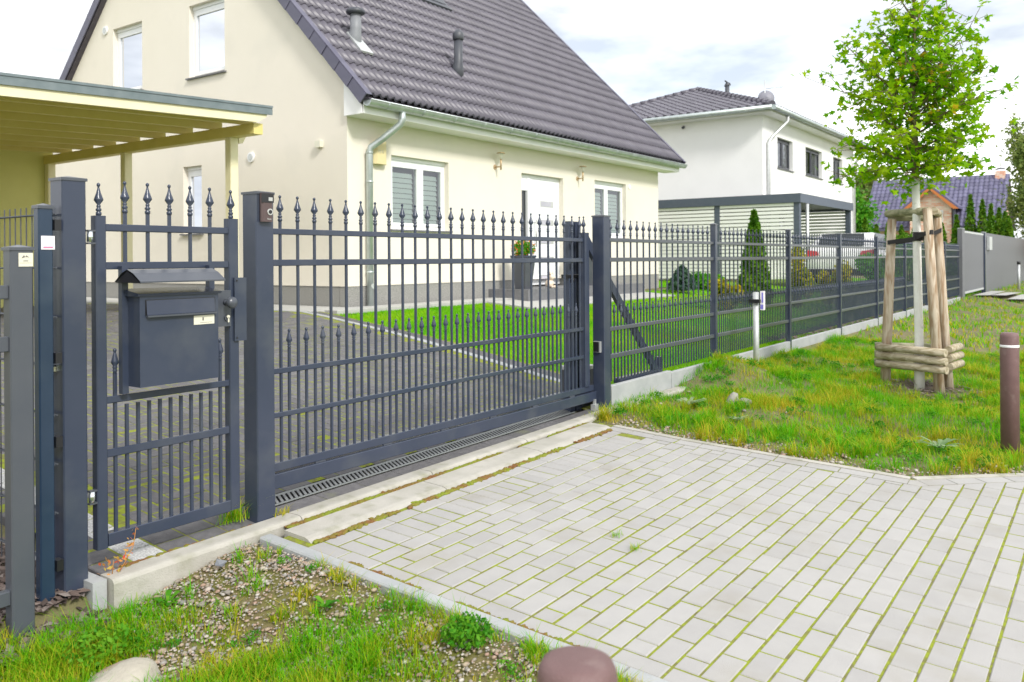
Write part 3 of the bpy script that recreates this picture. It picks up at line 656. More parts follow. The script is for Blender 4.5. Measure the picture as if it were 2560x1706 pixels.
# ------------------------------------------------------------------ boundary mesh fence and neighbour's posts at far left
wf=thing('wire_mesh_fence',(1.70,3.7,0),'dark double rod mesh fence behind the left posts','wire fence')
vw=M().tube([(0,0,0),(0,0,1.56)],.0028,6,cap=False).mesh('upright_wire',ANTHG)
for k in range(130): link('upright_wire',vw,wf,(1.70,3.56+.05*k,.02))
for k in range(8):
    z=1.545-.2*k-(.02 if k else 0)
    M().tube([(1.694,3.52,z),(1.694,10.1,z)],.0035,6).build('cross_wire',ANTHG,wf); M().tube([(1.706,3.52,z),(1.706,10.1,z)],.0035,6).build('cross_wire',ANTHG,wf)
for v in (6.0,8.5): M().pbox(1.62,1.66,v-.03,v+.03,.1,1.6).build('mesh_post',ANTH2,wf)
pb=post('fence_post',1.628,1.686,3.50,3.545,-.2,1.565,'blue slate post with a white sticker near its top','fence post','posts at the left end of the frontage',ANTH2,ANTHG)
for z in (1.50,.96,.62,.12): M().box(1.687,1.713,3.49,3.53,z-.022,z+.022).build('mesh_clip',BLK,pb)
lb=M().box(1.637,1.690,3.4965,3.499,1.40,1.455).build('sticker',WLAB,pb); M().box(1.645,1.682,3.4955,3.4965,1.406,1.412).build('sticker_print',PINK,pb)
pa=post('fence_post',1.478,1.562,3.402,3.462,-.2,1.395,'grey post with a cream plate at the far left','fence post','posts at the left end of the frontage',ANTHG,ANTHG)
lb=M().box(1.508,1.560,3.398,3.4015,1.333,1.385).build('plate',CREAML,pa)
M().add([(1.517,3.3975,1.364),(1.527,3.3975,1.377),(1.531,3.3975,1.369),(1.536,3.3975,1.376),(1.541,3.3975,1.369),(1.549,3.3975,1.364)],[(0,2,1),(2,4,3),(3,4,5)]).add([(1.524,3.3975,1.353),(1.542,3.3975,1.353),(1.542,3.3975,1.356),(1.524,3.3975,1.356),(1.512,3.3975,1.346),(1.556,3.3975,1.346),(1.556,3.3975,1.347),(1.512,3.3975,1.347)],[(0,1,2,3),(4,5,6,7)]).build('plate_print',INK,pa)
nf=thing('railed_fence',(0.6,3.43,0),'thick railed grey fence cut by the left picture edge','fence')
for z0,z1 in ((1.21,1.262),(1.01,1.067),(.05,.105)): M().hbox(-.9,1.477,3.415,3.45,z0,z1).build('rail',ANTHG,nf)
nb_=barmesh(.014,1.15)
for k in range(19): link('bar',nb_,nf,(1.36-.12*k,3.432,.1))
# ------------------------------------------------------------------ main house
H=thing('cream_house',(14.2,14,.64),'cream rendered house with a steep anthracite tiled roof and white door','house')
u0,u1,v0,v1=8.93,19.55,9.5,18.8; zb=.6; ze=3.62; rs=1.0; vr=14.14; zr=ze+rs*(vr-v0)+.10
def wall_with_holes(m,axis,fix,a0,a1,top,holes,z0,nrm,depth=.17):
    """wall in the plane axis=fix; holes (a,b,z0,z1); top(a) height; reveals of given depth inward"""
    ab=sorted({a0,a1,*[h[0] for h in holes],*[h[1] for h in holes],*([vr] if axis=='u' and a0<vr<a1 else [])})
    P=(lambda a,z,d=0:(a,fix+d,z)) if axis=='v' else (lambda a,z,d=0:(fix+d,a,z))
    for p,q in zip(ab,ab[1:]):
        hs=sorted([h for h in holes if h[0]<=p+1e-6 and h[1]>=q-1e-6],key=lambda h:h[2]); z=z0
        for h in hs:
            m.add([P(p,z),P(q,z),P(q,h[2]),P(p,h[2])],[(0,1,2,3) if nrm else (3,2,1,0)]); z=h[3]
        m.add([P(p,z),P(q,z),P(q,top(q)),P(p,top(p))],[(0,1,2,3) if nrm else (3,2,1,0)])
    for a,b,c,d in holes:
        e=depth
        m.add([P(a,c),P(b,c),P(b,d),P(a,d),P(a,c,e),P(b,c,e),P(b,d,e),P(a,d,e)],[(0,1,5,4),(1,2,6,5),(2,3,7,6),(3,0,4,7)])
ZP=.952
front=[(9.885,11.31,1.85,3.045),(13.525,15.05,.953,3.045),(16.36,17.83,1.83,3.11)]
gable=[(15.07,16.10,4.63,5.94),(12.51,13.55,4.635,5.935),(13.2,13.76,1.85,3.06)]
gtop=lambda v: 3.80+rs*(min(v,2*vr-v)-9.016)-.205
m=M(); wall_with_holes(m,'v',v0,u0,u1,lambda a:ze,front,ZP,True); wall_with_holes(m,'u',u0,v0,v1,gtop,gable,ZP,False)
m.add([(u1,v0,zb),(u1,v1,zb),(u1,v1,gtop(v1)),(u1,vr,gtop(vr)),(u1,v0,gtop(v0))],[(0,1,2,3,4)]); m.add([(u0,v1,zb),(u1,v1,zb),(u1,v1,ze),(u0,v1,ze)],[(3,2,1,0)])
wall=m.build('wall',STUCCO,H)
M().box(u0+.012,13.52,v0+.012,v0+.2,zb-.1,ZP).build('plinth_band',PLINTH,H); M().box(15.055,u1-.012,v0+.012,v0+.2,zb-.1,ZP).build('plinth_band',PLINTH,H)
M().box(u0+.012,u0+.2,v0+.21,v1,zb-.1,ZP).build('plinth_band',PLINTH,H)
def window(H,axis,fix,a0,a1,z0,z1,mull=(),rd=.17,blind=0,fm=WHITE,sill=True,inward=1,head=.06,dark=ROOMD):
    P=(lambda a,d,z:(a,fix+d,z)) if axis=='v' else (lambda a,d,z:(fix+d,a,z))
    def bx(m,a,b,d0,d1,c,d):
        p,q=P(a,d0,c),P(b,d1,d); m.box(min(p[0],q[0]),max(p[0],q[0]),min(p[1],q[1]),max(p[1],q[1]),c,d)
    w=link('window',None,H,P((a0+a1)/2,rd,z0))
    m=M(); r=rd-.07
    bx(m,a0,a1,r-.02,r+.07,z1-head,z1-.002); z1-=head
    bx(m,a0,a0+.06,r,r+.07,z0,z1-.001); bx(m,a1-.06,a1,r,r+.07,z0,z1-.001); bx(m,a0+.061,a1-.061,r,r+.07,z0,z0+.06); bx(m,a0+.061,a1-.061,r,r+.07,z1-.06,z1-.001)
    cells=[a0+.06]+[x for x in mull]+[a1-.06]
    for x in mull: bx(m,x-.03,x+.03,r+.002,r+.068,z0+.061,z1-.061)
    m.build('frame',fm,w)
    for i,(p,q) in enumerate(zip(cells,cells[1:])):
        p+=.03 if i else 0; q-=.03 if i<len(cells)-2 else 0
        s=M(); bx(s,p+.002,p+.05,r-.015,r+.05,z0+.062,z1-.062); bx(s,q-.05,q-.002,r-.015,r+.05,z0+.062,z1-.062); bx(s,p+.051,q-.051,r-.015,r+.05,z0+.062,z0+.112); bx(s,p+.051,q-.051,r-.015,r+.05,z1-.112,z1-.062)
        s.build('sash',fm,w)
        gq=M(); A,B,C,D=P(p+.05,r+.01,z0+.11),P(q-.05,r+.01,z0+.11),P(q-.05,r+.01,z1-.11),P(p+.05,r+.01,z1-.11)
        gq.add([A,B,C,D],[(0,1,2,3)]).build('pane',GLASS,w)
        if blind:
            s=M(); n=int((z1-z0-.2)/.085)
            for k in range(n):
                za=z0+.1+k*.085; A,B=P(p+.055,r+.075,za),P(q-.055,r+.075,za); C,D=P(q-.055,r+.095,za+.08),P(p+.055,r+.095,za+.08)
                if blind==2 and False: continue
                s.add([A,B,C,D],[(0,1,2,3)])
            s.build('blind',BLIND if blind==1 else CURT,w)
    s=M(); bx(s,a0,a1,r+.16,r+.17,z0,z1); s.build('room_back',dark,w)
    if sill:
        s=M(); bx(s,a0-.05,a1+.05,-.05,r-.001,z0-.028,z0-.002); s.build('sill',DGREY,w)
    return w
window(H,'v',v0,9.885,11.31,1.85,3.045,(10.66,),blind=1); window(H,'v',v0,16.36,17.83,1.83,3.11,(17.02,),blind=1)
window(H,'u',u0,15.07,16.10,4.63,5.94,(),blind=2); window(H,'u',u0,12.51,13.55,4.635,5.935,(),blind=1); window(H,'u',u0,13.2,13.76,1.85,3.06,(),blind=0)
# front door
D=link('front_door',None,H,(14.3,9.6,.82)); r=v0+.10
M().box(13.53,13.60,r,r+.07,.83,3.04).box(13.601,14.98,r,r+.07,2.97,3.04).box(13.85,13.95,r-.02,r+.07,.83,2.969).box(14.98,15.045,r,r+.07,.83,3.04).box(13.601,13.849,r,r+.07,.83,.98).box(13.601,13.849,r,r+.07,2.72,2.969).build('door_frame',WHITE,D)
lf=M().box(13.951,14.979,r+.005,r+.05,.83,2.968)
lf.build('door_leaf',WHITE,D)
M().box(14.0,14.92,r-.006,r+.004,.88,2.92).build('door_panel',WHITE,D)
M().box(13.61,13.84,r+.03,r+.04,.99,2.71).build('side_pane',CGL,D)
for k in range(5): 
    z=2.42-.38*k; M().box(14.32,14.80,r-.012,r-.0065,z,z+.12).build('glass_slot_frame',SATIN,D); M().box(14.335,14.70,r-.014,r-.0125,z+.012,z+.108).build('glass_slot',CURT,D)
M().tube([(14.09,r-.06,1.6),(14.09,r-.06,2.15)],.014,8).tube([(14.09,r-.06,1.66),(14.09,r-.005,1.66)],.008,6).tube([(14.09,r-.06,2.09),(14.09,r-.005,2.09)],.008,6).build('door_handle',SATIN,D)
# roof: sheathing, tiles, verge tiles
zt=lambda v: 3.80+rs*(v-9.016)
RF=M()
RF.ext([(8.83,9.03,zt(9.03)-.06),(8.83,vr,zt(vr)-.06),(8.83,vr,zt(vr)-.2),(8.83,9.12,zt(9.12)-.2)],(11.12,0,0))
RF.ext([(8.83,2*vr-9.03,zt(9.03)-.06),(8.83,2*vr-9.12,zt(9.12)-.2),(8.83,vr,zt(vr)-.2),(8.83,vr,zt(vr)-.06)],(11.12,0,0))
roof=RF.build('roof',mat('roof_sheathing',(.08,.07,.09),.8,0,(.1,.09,.11)),H)
def tile_geo(w=.3,l=.42,h=.046,n=6):
    """double-roll tile: x across, y up the slope, z normal"""
    vs=[]; fs=[]; prof=[]
    for i in range(2*n+1):
        x=w*i/(2*n); prof.append((x,h*(.5-.5*math.cos(2*math.pi*(i%n)/n))**1.3))
    k=len(prof)
    for x,z in prof: vs.append((x,0,z-.024))
    for x,z in prof: vs.append((x,0,z+.012))
    for x,z in prof: vs.append((x,l,z-.006))
    for i in range(k-1): fs+=[(i,i+1,k+i+1,k+i),(k+i,k+i+1,2*k+i+1,2*k+i)]
    return vs,fs
tv,tf=tile_geo(); tmesh=M().add(tv,tf,False).mesh('roof_tile',TILE)
nrmS=[False,True]*12; tmesh.polygons.foreach_set('use_smooth',nrmS)
sl_=math.atan(rs); q=Matrix.Rotation(sl_,3,'X').to_quaternion(); TG=.2787
tl=[]
for i in range(37):
    for j in range(19):
        u=8.90+.3*i; v=9.02+TG*j; tl.append((u,v,zt(v)))
tl.sort(key=lambda t:(t[0]**2+t[1]**2+(t[2]-1.3)**2)); rest=M()
for k,(u,v,z) in enumerate(tl):
    if 13.3<u+.15<14.5 and 12.1<v+.2<13.4: continue
    if k<300: link('roof_tile',tmesh,roof,(u,v,z),q)
    else:
        mm=Matrix.LocRotScale(Vector((u,v,z)),q,None); rest.add([mm@Vector(p) for p in tv],tf)
rest.sm=[False,True]*(len(rest.f)//2)
tag(rest.build('roof_tile_field',TILES,roof),kind='stuff')
vm=M().add([(-.010,-.02,.04),(0,.372,.035),(0,.372,-.13),(-.010,-.02,-.135),(.014,-.02,.04),(.014,.372,.035),(.014,.372,-.13),(.014,-.02,-.135)],[(0,1,2,3)[::-1],(4,5,6,7),(0,3,7,4),(3,2,6,7),(1,5,6,2),(0,4,5,1)]).box(.0,.12,-.02,.372,.041,.052).mesh('verge_tile',VERGE)
for j in range(19):
    v=8.99+TG*j; o=.002*(j%2)
    link('verge_tile',vm,roof,(8.795-o,v,zt(v)),q)
    v2=2*vr-v; link('verge_tile',vm,roof,(8.795-o,v2,zt(v)),Matrix.Rotation(-sl_,3,'X').to_quaternion()@Matrix.Rotation(0,3,'Z').to_quaternion(),Vector((1,-1,1)))
    link('verge_tile',vm,roof,(20.02+o,v,zt(v)),q,Vector((-1,1,1)))
M().tube([(8.8,vr,zt(vr)+.02),(20,vr,zt(vr)+.02)],.11,10).build('ridge',TILE,roof)
# eaves box, gutter, downpipe
M().ext([(8.90,9.5,3.535),(8.90,9.12,3.535),(8.90,9.12,3.66),(8.90,9.5,4.05)],(-.03,0,0)).build('eaves_cheek',WHITEB,H)
M().box(8.90,19.9,9.10,9.499,3.535,3.56).build('soffit_board',WHITEB,H); M().box(8.88,19.92,9.085,9.10,3.535,3.70).build('fascia_board',WHITEB,H)
gu=M(); n=8; gr=.085; gc=(8.995,3.715)
for x0,x1 in ((8.86,20.02),):
    pr=[(gc[0]+gr*math.cos(math.pi+math.pi*k/n),gc[1]+gr*math.sin(math.pi+math.pi*k/n)) for k in range(n+1)]
    vs=[(x,a,b) for x in (x0,x1) for a,b in pr]+[(x,gc[0]+(a-gc[0])*.93,gc[1]+(b-gc[1])*.93+.001) for x in (x0,x1) for a,b in pr]
    k=n+1; gu.add(vs,[(i,i+1,k+i+1,k+i) for i in range(n)]+[(2*k+i,3*k+i,3*k+i+1,2*k+i+1) for i in range(n)],True)
    gu.tube([(x0,gc[0]-gr,3.72),(x1,gc[0]-gr,3.72)],.011,6)
    gu.add([(x,a,b) for x in (x0,) for a,b in pr],[tuple(range(n+1))]); gu.add([(x,a,b) for x in (x1,) for a,b in pr],[tuple(range(n+1))[::-1]])
gutter=gu.build('gutter',ZINC,H)
for k in range(14):
    u=9.25+.79*k; pr=[(u,gc[0]+(gr+.004)*math.cos(math.pi+math.pi*i/8),gc[1]+(gr+.004)*math.sin(math.pi+math.pi*i/8)) for i in range(9)]
    M().tube(pr,.006,5).build('gutter_bracket',ZINC,gutter)
dp=M().tube([(9.62,9.0,3.66),(9.62,9.0,3.53),(9.60,9.03,3.45),(9.44,9.27,3.22),(9.33,9.40,3.10),(9.32,9.42,3.0),(9.32,9.42,.64)],.053,14).build('downpipe',ZINC,H)
for z in (3.0,2.55,1.15,1.28): M().tube([(9.32,9.42,z),(9.32,9.42,z+.03)],.059,14).build('pipe_collar',ZINC,dp)
M().tube([(9.32,9.37,.95),(9.32,9.355,.95)],.04,14).build('inspection_cap',GALV,dp)
# meter box, lamps, vents
bx=M().pbox(9.43,9.72,9.40,9.499,2.86,3.22,.05).build('alarm_box',mat('cream_alarm_box',(.7,.6,.33),.5),H)
M().tube([(9.50,9.399,3.03),(9.51,9.399,3.07),(9.53,9.399,3.08),(9.545,9.399,3.05),(9.53,9.399,3.02)],.004,4).tube([(9.57,9.399,3.03),(9.59,9.399,3.08),(9.61,9.399,3.03)],.004,4).build('box_emblem',GALV,bx)
for u in (12.66,15.62):
    lp=M().tube([(u,9.5,3.08),(u,9.49,3.08)],.05,12).tube([(u,9.49,3.08),(u,9.36,3.08),(u,9.36,3.02)],.012,6).tube([(u,9.36,3.02),(u,9.36,3.24)],.016,8).build('wall_lamp',BRASS,H)
    M().lathe([(.03,0),(.05,.10),(.052,.102),(.0,.102)],(u,9.36,3.22),12).build('lamp_shade',mat('frosted_lamp_glass',(.7,.68,.6),.4),lp); M().lathe([(.085,0),(.07,.018),(.0,.025)],(u,9.36,3.325),14).build('lamp_lid',BRASS,lp)
for v,z in ((16.36,5.96),(11.79,3.09)):
    o=M().tube([(8.93,v,z),(8.90,v,z)],.085,18).build('wall_vent',WHITEB,H); M().tube([(8.9,v,z),(8.893,v,z)],.055,16).build('vent_grille',GALV,o)
M().box(8.86,8.93,10.03,10.15,3.11,3.21).build('wall_sensor',CREAML,H)
M().tube([(18.0,9.5,3.06),(18.0,9.485,3.06)],.06,16).build('wall_vent',WHITEB,H)
# roof vents and skylight
p1=M().tube([(9.7,10.12,4.72),(9.7,10.12,5.02),(9.7,10.1,5.12),(9.7,10.1,5.36)],[.12,.11,.095,.09],12).build('vent_pipe',mat('grey_vent_pipe',(.22,.23,.25),.5),H); M().lathe([(.10,0),(.15,.015),(.16,.05),(.13,.09),(.0,.11)],(9.7,10.1,5.36),16).build('vent_hood',POT,p1)
M().ext([(9.56,9.85,zt(9.85)+.05),(9.84,9.85,zt(9.85)+.05),(9.82,10.2,zt(10.2)+.06),(9.58,10.2,zt(10.2)+.06)],(0,-.02,.03)).build('vent_flashing',GALV,p1)
p2=M().tube([(12.25,10.05,4.68),(12.25,10.05,4.95),(12.25,10.03,5.03),(12.25,10.03,5.50)],[.12,.11,.085,.08],12).build('vent_pipe',POT,H); M().lathe([(.095,0),(.105,.01),(.105,.12),(.085,.15),(.05,.19),(.0,.2)],(12.25,10.03,5.46),14).build('vent_hood',POT,p2)
skl=M().ext([(13.30,12.03,zt(12.03)+.10),(14.50,12.03,zt(12.03)+.10),(14.50,13.3,zt(13.3)+.10),(13.30,13.3,zt(13.3)+.10)],(0,.08,-.10)).build('skylight',POT,H)
M().add([(13.4,12.12,zt(12.12)+.117),(14.4,12.12,zt(12.12)+.117),(14.4,13.2,zt(13.2)+.117),(13.4,13.2,zt(13.2)+.117)],[(0,1,2,3)]).build('skylight_pane',mat('sky_glass',(.02,.02,.025),.04,spec=1),skl)
# entrance step, planters
M().box(12.45,17.0,8.62,9.62,.5,.80).build('entrance_step',DGREY,H)
for u,w,l2 in ((12.78,'left','tall tapered anthracite planter left of the white front door'),(15.0,'right','tall tapered anthracite planter right of the white front door')):
    pt=thing('planter',(u,8.95,.8),l2,'planter','tall planters beside the front door')
    a,b=.11,.165
    M().add([(u-a,8.95-a,.8),(u+a,8.95-a,.8),(u+a,8.95+a,.8),(u-a,8.95+a,.8),(u-b,8.95-b,1.40),(u+b,8.95-b,1.40),(u+b,8.95+b,1.40),(u-b,8.95+b,1.40)],[(3,2,1,0),(0,1,5,4),(1,2,6,5),(2,3,7,6),(3,0,4,7),(4,5,6,7)]).build('pot',POT,pt)
    M().add([(u-b-.01,8.95-b-.01,1.38),(u+b+.01,8.95-b-.01,1.38),(u+b+.01,8.95+b+.01,1.38),(u-b-.01,8.95+b+.01,1.38),(u-b-.01,8.95-b-.01,1.42),(u+b+.01,8.95-b-.01,1.42),(u+b+.01,8.95+b+.01,1.42),(u-b-.01,8.95+b+.01,1.42)],[(0,1,5,4),(1,2,6,5),(2,3,7,6),(3,0,4,7),(4,5,6,7)]).build('rim',ANTH,pt)
def leafcloud(n,fn,size,seed=1,shape='tri'):
    """n small leaves; fn(rng)->pos; returns M arrays"""
    rg=np.random.default_rng(seed); P=np.array([fn(rg) for _ in range(n)]); 
    a=rg.normal(size=(n,3)); a/=np.linalg.norm(a,axis=1)[:,None]; b=rg.normal(size=(n,3)); b-=(a*b).sum(1)[:,None]*a; b/=np.linalg.norm(b,axis=1)[:,None]
    s=(size*rg.uniform(.6,1.3,n))[:,None]
    c=np.concatenate([P-a*s,P+b*s*.5,P+a*s,P-b*s*.5],1).reshape(-1,3); return c
def cloud(name,parent,m,c,kind=None):
    o=fastmesh(name,c,4,np.arange(len(c)),m,parent)
    if kind: tag(o,kind=kind)
    return o
def ell(c,r,pw=.5):
    def f(rg):
        d=rg.normal(size=3); d/=np.linalg.norm(d); t=rg.random()**pw; return np.array(c)+d*np.array(r)*t
    return f
for u,l2 in ((12.78,'round clump of orange and red flowers in the planter left of the door'),(15.0,'clump of orange flowers in the planter right of the door')):
    fl=thing('potted_flowers',(u,8.95,1.42),l2,'flowers','flowers in the door planters')
    cloud('foliage',fl,GW,leafcloud(900,ell((u,8.95,1.53),(.23,.22,.17)),.03,3)); cloud('blossoms',fl,FLOW,leafcloud(170,ell((u,8.95,1.54),(.25,.24,.19),.12),.026,4))
    M().tube([(u,8.95,1.40),(u,8.95,1.55)],.03,6).build('stems',BARKB,fl)
fg=thing('garden_figurine',(13.35,8.72,.8),'small cream seated animal figurine on the step by the planter','figurine')
fgm=mat('cream_ceramic',(.72,.55,.42),.5,0,(.8,.7,.6),30)
M().blob((13.35,8.75,.89),.085,1,2,.1,(1,1,1.05)).blob((13.35,8.70,1.01),.06,2,2,.1).tube([(13.31,8.70,1.05),(13.30,8.70,1.12)],[.02,.01],6).tube([(13.39,8.70,1.05),(13.40,8.70,1.12)],[.02,.01],6).blob((13.31,8.66,.83),.03,3,1).blob((13.39,8.66,.83),.03,4,1).blob((13.35,8.645,1.0),.02,5,1).build('figurine_body',fgm,fg)
# ------------------------------------------------------------------ cream carport left of the house
CPt=thing('timber_carport',(5,11,.6),'cream painted timber carport with a slate grey metal roof edge','carport')
def roofz(u): return 3.005+.042*(u-3.8)
for v in (9.42,11.95,14.25): M().pbox(6.76,6.88,v-.06,v+.06,.55,2.96,.006).build('post',CREAMW,CPt)
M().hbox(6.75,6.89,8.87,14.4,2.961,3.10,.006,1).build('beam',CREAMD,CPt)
for v in (9.42,11.95,14.25): M().pbox(2.2,2.32,v-.06,v+.06,.55,2.78,.006).build('post',CREAMW,CPt)
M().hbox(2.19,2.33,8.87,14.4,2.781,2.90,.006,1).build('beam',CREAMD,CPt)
for k in range(9):
    v=9.1+.66*k
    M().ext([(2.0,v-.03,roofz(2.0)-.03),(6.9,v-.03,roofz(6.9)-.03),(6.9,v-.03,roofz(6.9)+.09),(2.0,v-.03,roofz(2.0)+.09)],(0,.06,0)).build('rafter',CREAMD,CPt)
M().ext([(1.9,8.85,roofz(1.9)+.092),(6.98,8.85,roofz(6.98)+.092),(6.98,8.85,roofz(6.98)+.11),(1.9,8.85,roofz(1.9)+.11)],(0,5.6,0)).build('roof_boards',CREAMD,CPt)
M().ext([(1.9,8.80,roofz(1.9)-.03),(6.76,8.80,roofz(6.76)-.03),(6.9,8.80,roofz(6.9)+.05),(6.9,8.80,roofz(6.9)+.11),(1.9,8.80,roofz(1.9)+.11)],(0,.045,0)).build('fascia',CREAMW,CPt)
M().ext([(1.9,8.775,roofz(1.9)+.075),(6.97,8.775,roofz(6.97)+.075),(6.97,8.775,roofz(6.97)+.16),(1.9,8.775,roofz(1.9)+.16)],(0,.02,0)).build('edge_flashing',SHEET,CPt)
M().ext([(1.9,8.765,roofz(1.9)+.162),(6.97,8.765,roofz(6.97)+.162),(6.97,8.765,roofz(6.97)+.19),(1.9,8.765,roofz(1.9)+.19)],(0,5.75,0)).build('roof_sheet',SHEET,CPt)
M().ext([(6.93,8.82,3.09),(7.13,8.82,3.22),(7.13,8.82,3.27),(6.93,8.82,3.28)],(0,-.0,0)) if False else None
M().ext([(6.891,9.36,2.90),(6.95,9.36,2.90),(7.0,9.36,2.99),(7.0,9.36,3.08),(6.891,9.36,3.08)],(0,.10,0)).build('bracket',CREAMW,CPt)
M().ext([(1.9,14.32,.4),(6.9,14.32,.4),(6.9,14.32,roofz(6.9)+.088),(1.9,14.32,roofz(1.9)+.088)],(0,.15,0)).build('back_wall',YELW,CPt)
# ------------------------------------------------------------------ second house with hip roof
H2=thing('white_house',(33,13.5,.6),'white two storey house with a low hipped roof and dark windows','house')
a0,a1,b0,b1=27.6,39.4,9.6,17.6
wins=[(29.09,30.79,4.46,5.53),(32.31,34.48,4.46,5.53),(36.09,37.53,4.46,5.51),(29.2,31.2,1.6,2.9)]
m=M(); wall_with_holes(m,'v',b0,a0,a1,lambda a:6.1,wins,.4,True,.2)
vr_s=vr; m.add([(a0,b0,.4),(a0,b1,.4),(a0,b1,6.1),(a0,b0,6.1),(a1,b0,.4),(a1,b1,.4),(a1,b1,6.1),(a1,b0,6.1)],[(0,3,2,1),(4,5,6,7),(1,2,6,5)]); m.build('wall',STUCCOW,H2)
for w in wins: window(H2,'v',b0,*w,mull=((w[0]+w[1])/2,),rd=.2,blind=2,fm=POT,head=.02)
e0,e1,f0,f1=27.1,39.9,9.1,18.1; ez=6.27; hw=4.5; az=8.0
M().box(e0+.06,e1-.06,f0+.06,f1-.06,6.1,6.20).build('eaves',WHITEB,H2)
A=[(e0,f0,ez),(e1,f0,ez),(e1,f1,ez),(e0,f1,ez)]; RA=(e0+hw,f0+hw,az); RB=(e1-hw,f0+hw,az)
rm=M().add(A+[RA,RB],[(0,1,5,4),(1,2,5),(2,3,4,5),(3,0,4)]); roof2=rm.build('roof',TILES,H2)
def facetiles(O,ax_,n_up,W_,wid_fn,rows,dx=.3,dy=.35,limit=0,parent=None,mt=None):
    """tiles on a hip face: O eave corner, ax_ unit along eave, n_up unit up slope"""
    zn=Vector(ax_).cross(Vector(n_up)).normalized()
    if zn.z<0: zn=-zn
    out=M(); cnt=0; meshes=None
    for j in range(rows):
        t=j*dy; lo,hi=wid_fn(t); k0=math.ceil(lo/dx); k1=int(hi/dx)
        for k in range(k0,k1):
            p=Vector(O)+Vector(ax_)*(k*dx)+Vector(n_up)*t+zn*.03
            vs=[]
            for (x,zz) in ((0,0),(dx*.25,.0),(dx*.5,.045),(dx*.75,.05),(dx*.97,.0)):
                vs.append(p+Vector(ax_)*x+zn*(zz+.02))
            for (x,zz) in ((0,0),(dx*.25,.0),(dx*.5,.045),(dx*.75,.05),(dx*.97,.0)):
                vs.append(p+Vector(ax_)*x+zn*zz+Vector(n_up)*(dy*1.05))
            for (x,zz) in ((0,0),(dx*.25,.0),(dx*.5,.045),(dx*.75,.05),(dx*.97,.0)):
                vs.append(p+Vector(ax_)*x+zn*(zz-.03))
            fs=[(i,i+1,5+i+1,5+i) for i in range(4)]+[(10+i,10+i+1,i+1,i) for i in range(4)]
            out.add(vs,fs)
    return out
sl2=math.hypot(hw,az-ez)
t_=facetiles((e0,f0,ez),(0,1,0),Vector((hw,0,az-ez)).normalized(),9,lambda t:(t*hw/sl2,9-t*hw/sl2),13)
tag(t_.build('roof_tiles',TILES,roof2),kind='stuff')
t_=facetiles((e0,f0,ez),(1,0,0),Vector((0,hw,az-ez)).normalized(),12.8,lambda t:(t*hw/sl2,12.8-t*hw/sl2),13)
tag(t_.build('roof_tiles',TILES,roof2),kind='stuff')
hm=M().tube([(0,-.18,0),(0,.2,.0)],[.12,.095],8).mesh('hip_tile',TILE)
for P_,Q_ in ((A[0],RA),(A[1],RB),(A[3],RA),(RA,RB)):
    P_=Vector(P_);Q_=Vector(Q_); d=(Q_-P_); n=int(d.length/.34); q_=d.to_track_quat('Y','Z')
    for k in range(n): link('hip_tile',hm,roof2,P_+d*((k+.5)/n)+Vector((0,0,.05)),q_)
for P_,Q_ in (((e0-.02,f0-.06,6.22),(e1,f0-.06,6.22)),((e0-.06,f0-.02,6.22),(e0-.06,f1,6.22))): M().tube([P_,Q_],.085,8).build('gutter',ZINC,H2)
M().tube([(28.6,9.08,6.15),(28.6,9.08,5.95),(28.1,9.45,5.4),(27.95,9.52,5.2),(27.95,9.52,.6)],.055,8).build('downpipe',GALV,H2)
M().tube([(38.9,9.08,6.15),(38.9,9.08,5.95),(39.1,9.45,5.5),(39.15,9.52,5.2),(39.15,9.52,.6)],.055,8).build('downpipe',GALV,H2)
M().tube([(30.0,11.75,7.0),(30.0,11.75,7.75)],.085,8).tube([(29.8,11.75,7.86),(30.3,11.75,7.8)],.03,6).blob((30,11.75,7.75),.12,1,1).build('vent_pipe',POT,H2)
ch=M().box(35.2,36.6,13.6,14.4,7.6,8.3).build('chimney',CONC2,H2); M().box(35.1,36.7,13.5,14.5,8.3,8.42).build('chimney_cap',GALV,ch)
ds=M()
for rr,n_ in ((.30,1),): ds.lathe([(.0,.09),(.12,.07),(.22,.03),(.30,-.02),(.30,-.03),(.2,.01),(.0,.06)],(0,0,0),20)
ds.build('satellite_dish',mat('grey_dish',(.22,.22,.26),.5),H2,(30.62,10.5,7.22),Vector((-.85,-.5,.25)).to_track_quat('Z','Y'))
an=M().tube([(30.6,10.55,6.7),(30.6,10.55,7.85)],.022,6).tube([(30.6,10.55,7.55),(31.0,10.0,7.62)],.012,5).build('antenna',GALV,H2)
M().tube([(27.58,12.4,5.95),(27.5,12.4,5.92)],.05,8).build('wall_spot',POT,H2)
# ------------------------------------------------------------------ slatted carport of the second house
C2=thing('slatted_carport',(27,10,.6),'anthracite flat carport with white horizontal slat walls','carport')
cp=mat('anthracite_steel',(.075,.095,.13),.5,0,(.085,.105,.14))
M().box(24.4,30.3,7.4,7.44,2.93,3.19).box(24.4,24.44,7.44,13.6,2.93,3.19).box(30.26,30.3,7.44,13.6,2.93,3.19).build('fascia',cp,C2)
M().box(24.441,30.259,7.441,13.6,3.0,3.14).build('roof_deck',POT,C2)
for u,v in ((24.45,7.45),(24.45,9.85),(24.45,12.3),(30.05,7.45),(30.05,10.3),(30.05,13.2)): M().pbox(u,u+.16,v,v+.16,.5,2.93).build('post',cp,C2)
slm=M().box(-.014,.014,0,1,0,.082).mesh('slat',WHITEB)
n=0
for (u,v,l) in ((24.47,7.62,2.22),(24.47,10.02,2.27),(24.47,12.47,1.1)):
    for k in range(20): link('slat',slm,C2,(u,v,.72+.1115*k),None,Vector((1,l,1)))
for (u,v,l) in ((30.24,7.62,2.67),(30.24,10.47,2.72)):
    for k in range(20): link('slat',slm,C2,(u,v,.72+.1115*k),None,Vector((1,l,1)))
